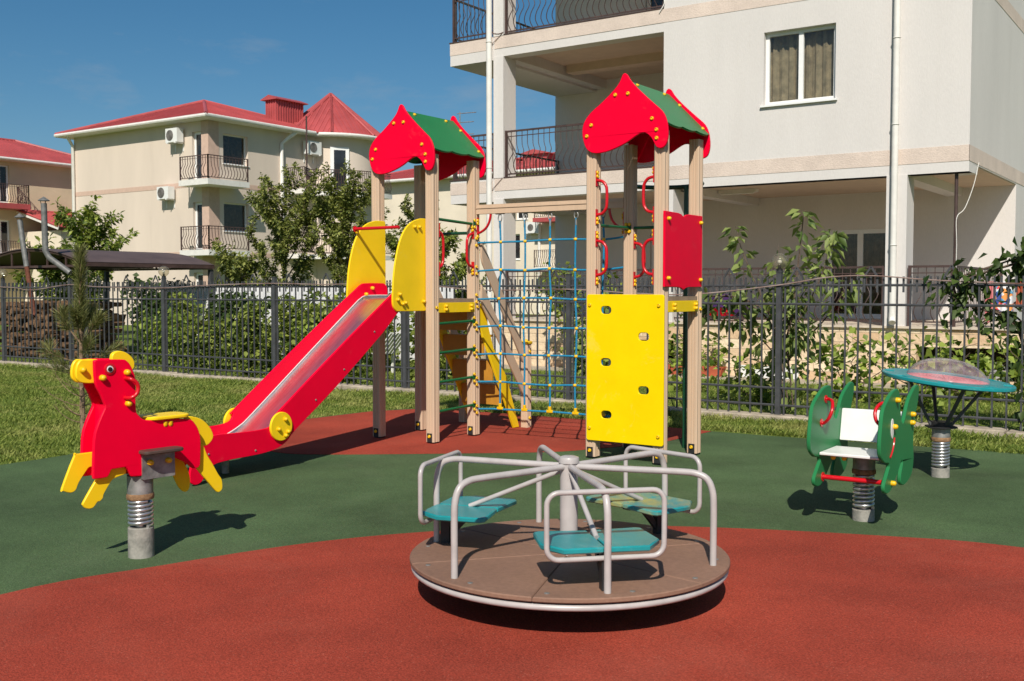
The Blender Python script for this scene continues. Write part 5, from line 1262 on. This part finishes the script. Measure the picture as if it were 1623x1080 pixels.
VN = [
 ('dark shrub under the woodshed roof beside the stacked firewood', -21.9,16.7,1.85,.7,1800,40,.13,'leaf_dark'),
 ('leafy shrub before the white sheets, just below the slide top', -14.6,14.9,1.5,.55,1500,36,.12,'leaf_b'),
 ('bushy shrub before the white sheets near the far lamp post', -16.2,15.6,1.5,.6,1500,37,.12,'leaf_b'),
 ('yellow green shrub low behind the slide between two fence posts', -13.2,13.4,1.0,.5,1000,38,.11,'leaf_vine'),
 ('light shrub filling the pickets under the tower deck', -11.0,14.2,1.35,.55,1100,39,.12,'leaf_b'),
 ('dark tall shrub filling the gap behind the pickets below the woodshed eave', -19.2,14.2,1.75,.6,1700,34,.12,'leaf_dark'),
 ('mixed green shrub on the sunny side of the woodshed post', -18.3,14.4,1.6,.55,1500,35,.12,'leaf_b'),
 ('tall dark shrub under the eave end of the woodshed roof', -16.6,14.6,1.75,.8,2200,32,.12,'leaf_dark'),
 ('big dark shrub between two lamp posts, before the cream house', -14.6,15.6,1.7,.7,1900,33,.12,'leaf_dark'),
 ('thick leafy climber forming a tall column behind the slide', -14.0,12.5,1.5,.34,1500,21,.10,'leaf_b'),
 ('dense shrub behind the fence at the globe lamp nearest the pine', -15.9,13.0,1.35,.55,1500,22,.10,'leaf_b'),
 ('yellowish shrub behind the pine top, next to the woodshed post', -17.0,12.9,1.15,.45,900,23,.10,'leaf_vine'),
 ('dark shrub in the woodshed shade behind the pine', -17.9,13.6,1.3,.4,900,24,.10,'leaf_dark'),
 ('sparse climber hanging on the fence above the upper slide', -11.9,12.6,1.4,.45,900,25,.10,'leaf_b'),
 ('leafy shrub between slide wheel and lamp post, behind pickets', -14.9,13.6,1.2,.5,1100,26,.10,'leaf_b'),
 ('loose climber seen behind the first tower legs', -10.6,13.0,1.2,.4,600,27,.10,'leaf_b'),
 ('shrub against the white sheet fence by the slide top', -13.1,14.8,1.45,.5,1100,28,.11,'leaf_b'),
 ('tall climber seen through the upper meshes of the rope net', -9.6,16.2,2.05,.55,1400,29,.11,'leaf_b'),
 ('thin vine with few leaves behind the middle of the rope net', -8.7,15.4,1.45,.3,260,30,.12,'leaf_vine'),
 ('bright vine behind the right edge of the rope net', -7.3,13.2,1.15,.28,170,31,.13,'leaf_vine'),
]
for a in VN: vine(*a)
def grape(label, x, y, h, w_, n, seed, leaf=.12, mt='leaf_vine', stems=5):
    return vine(label, x, y, h, w_, n, seed, leaf, mt, name='grape_vine', group='grape vines before the plinth', d=.22, stems=stems)
grape('grape vine with small bright leaves in the gap beside the second tower', -6.75,14.4,1.05,.34,190,41)
grape('grape vine crowding the foot of the sapling and lamp post', -5.0,13.3,.95,.55,330,42)
grape('grape vine climbing in front of the pale plinth beyond the sapling', -4.4,14.6,1.1,.55,330,43)
grape('grape vine trailing down behind the ears of the green rocker', -3.3,13.6,1.05,.4,260,44)
grape('grape vine in front of the dark basement opening behind the saucer', -3.2,15.4,.95,.75,430,45)
grape('low grape vine beside the bucket at the fence end', -2.2,15.2,.95,.6,380,46)
def mass(label, pts, seed, leaf, mt, name, n, rad, cat='plant'):
    g = random.Random(seed); t = thing(name, (pts[0][0],pts[0][1],0), label, cat); mb = MB(); pos = []; dr = []
    for q in range(3):
        pp = crv([(p[0]+g.uniform(-.08,.08),p[1]+g.uniform(-.05,.05),p[2]) for p in pts],4,False); mb.tube(pp, .010, 5)
        for p_, dd in along(pp, n//3, g):
            pos.append(p_+Vector((g.gauss(0,rad),g.gauss(0,rad*.5),g.gauss(0,rad)))); dr.append(Vector((g.gauss(0,.6),g.gauss(0,.4)-.3,-.6)))
    obj('stem', mb, 'bark', t); leafmesh('foliage', [tuple(p) for p in pos], [tuple(q) for q in dr], leaf, mt, t, wd=.62, seed=seed)
mass('dark leafy creeper draped over the fence top by the clothes rack', [(-1.75,11.85,.05),(-1.8,11.85,1.1),(-2.3,11.82,1.35),(-2.45,11.82,1.6),(-1.95,11.85,1.78),(-1.6,11.85,1.92),(-1.2,11.85,1.75),(-.8,11.85,1.8)], 51, .13, 'leaf_dark', 'creeper', 620, .10)
mass('large leaved runner hanging off the sapling along the upper fence rail', [(-4.4,12.2,.1),(-4.5,12.15,1.0),(-4.9,12.1,1.35),(-5.3,12.08,1.42),(-5.5,12.05,1.15)], 52, .17, 'leaf_sap', 'runner', 110, .08)
for p, s in ((pot1,61),(pot2,62)):
    g = random.Random(s); x = p.location.x; w_ = .2 if s == 61 else .13
    pos = [(x+g.uniform(-w_,w_),16.85+g.uniform(-.08,.08),.17+g.random()**1.5*.55) for _ in range(190)]
    leafmesh('plant', pos, [(g.gauss(0,1),g.gauss(0,1),.3) for _ in pos], .085, 'leaf_vine', p, wd=.8, seed=s)

# pine on the lawn
PB = Vector((-9.83,6.47,0)); PN = thing('pine_tree', PB, 'young long needled pine with bare lower twigs on the lawn', 'tree')
g = random.Random(77); mb = MB(); sh = []
tk = [PB+Vector((g.uniform(-.012,.012),g.uniform(-.012,.012),z)) for z in (0,.35,.7,1.05,1.35,1.65,1.9)]
mb.tube(tk, [.030,.026,.022,.018,.015,.011,.006], 8); sh.append((tk[3:], 1.9, .12))
def shoot(st, az, e, L_, curve, dens, dead=False, r_=.009):
    d = Vector((math.cos(az)*math.cos(e), math.sin(az)*math.cos(e), math.sin(e))); pts = [st]
    for i in range(5): d = (d+Vector((0,0,curve))+Vector((g.gauss(0,.05),g.gauss(0,.05),0))).normalized(); pts.append(pts[-1]+d*L_/5)
    mb.tube(pts, [r_,r_*.85,r_*.7,r_*.55,r_*.4,r_*.25], 5)
    if dead:
        for q in range(2): i = g.choice((2,3,4)); mb.tube([pts[i],pts[i]+Vector((g.gauss(0,.07),g.gauss(0,.07),g.uniform(0,.1)))], [r_*.4,r_*.2], 4)
    else:
        sh.append((pts[2:], dens, .10))
        for q in range(1): i = g.choice((3,4)); dd = (d+Vector((g.gauss(0,.5),g.gauss(0,.5),g.uniform(0,.3)))).normalized(); tw = [pts[i],pts[i]+dd*L_*.3]; mb.tube(tw,[r_*.5,r_*.3],4); sh.append((tw, dens, .10))
for az, L_, e in ((2.4,.50,.85),(-.75,.48,.82),(.9,.34,.95),(4.0,.36,.9)): shoot(PB+Vector((0,0,.95)), az, e, L_, .06, 1.0)
for az, L_, e in ((2.6,.55,.35),(-.4,.52,.4),(1.2,.42,.3),(4.4,.4,.3)): shoot(PB+Vector((0,0,.74)), az, e, L_, .04, .55)
for az, L_, e in ((2.2,.50,.10),(-.9,.55,.2),(.4,.42,.1),(3.6,.45,.1)): shoot(PB+Vector((0,0,.62)), az, e, L_, .03, .38)
for z in (.48,.40,.30,.2,.13):
    for q in range(4): shoot(PB+Vector((0,0,z)), q*1.6+z*9, .05, g.uniform(.3,.55), .22, 0, True, .006)
obj('trunk', mb, 'pinebark', PN)
pos = []; dr = []
for s, dens, _ in sh:
    ln_ = sum((s[i+1]-s[i]).length for i in range(len(s)-1))
    for p_, dd in along(s, int(ln_*1150*dens), g):
        o = Matrix.Rotation(g.random()*6.28,3,dd) @ dd.orthogonal().normalized(); pos.append(tuple(p_)); dr.append(tuple(dd*.85+o*.70))
leafmesh('crown', pos, dr, .125, 'needle', PN, wd=.042, seed=9, jit=.12, fold=0, curl=.04)

# grass blades
def grass(name, rects, seed):
    g = np.random.default_rng(seed); P = []; Hs = []
    for x0,x1,y0,y1,dn,h in rects:
        n = int((x1-x0)*(y1-y0)*dn); q = np.stack([g.uniform(x0,x1,n), g.uniform(y0,y1,n), np.zeros(n)],1)
        out = ~((q[:,0] > -8.86-.0*q[:,1]) & (q[:,1] < 10.47) & (q[:,0] > np.where(q[:,1] < 5.6, -8.70, np.where(q[:,1] > 9.6, -8.85+(q[:,1]-9.6)*.9, -8.89))))
        cl = (np.sin(q[:,0]*1.9+np.sin(q[:,1]*1.3)*1.5)*np.sin(q[:,1]*2.3+1.1)+1)/2
        keep = out & ~((q[:,1] > 11.58) & (q[:,1] < 11.88)) & (g.random(n) < .55+.45*cl)
        hh = h*(.55+.6*cl)
        near = np.abs(q[:,1]-10.55) < .18; hh = np.where(near, hh*1.35, hh)
        hh = np.where((q[:,1] > 11.25) & (q[:,1] < 11.6), hh*1.5, hh)
        P.append(q[keep]); Hs.append(hh[keep])
    P = np.concatenate(P); Hs = np.concatenate(Hs); n = len(P)
    a = g.uniform(0,6.28,n); d = np.stack([np.cos(a)*.55,np.sin(a)*.55,np.ones(n)],1)+g.normal(0,.2,(n,3)); d /= np.linalg.norm(d,axis=1,keepdims=True)
    s = np.stack([-np.sin(a+g.normal(0,.6,n)),np.cos(a),np.zeros(n)],1); L_ = (Hs*g.uniform(.5,1.3,n))[:,None]; wd = .0036*(1+g.random(n))[:,None]
    V_ = np.stack([P-s*wd, P+s*wd, P+d*L_*.6+s*wd*.6, P+d*L_+np.stack([np.cos(a),np.sin(a),-.4*np.ones(n)],1)*L_*.2],1).reshape(-1,3)
    k = np.arange(n)*4; Fc = np.stack([k,k+1,k+2,k,k+2,k+3],1).reshape(-1)
    me = bpy.data.meshes.new(name); me.vertices.add(4*n); me.vertices.foreach_set('co', V_.ravel())
    me.loops.add(6*n); me.loops.foreach_set('vertex_index', Fc.astype(np.int32)); me.polygons.add(2*n)
    me.polygons.foreach_set('loop_start', np.arange(0,6*n,3,dtype=np.int32)); me.polygons.foreach_set('loop_total', np.full(2*n,3,np.int32))
    me.update(calc_edges=True); me.materials.append(M['grass'])
    o = bpy.data.objects.new(name, me); COL.objects.link(o); tag(o, kind='stuff')
grass('grass', [(-13,-8.6,3.2,8,2600,.05),(-17.5,-8.6,8,11.6,1900,.055),(-21.5,-13,5.5,11.6,900,.06),(-8.9,2.5,10.3,11.6,3000,.065),(-21,-1,11.88,16.5,700,.06),(-21,-12,16.5,21,250,.08)], 4)
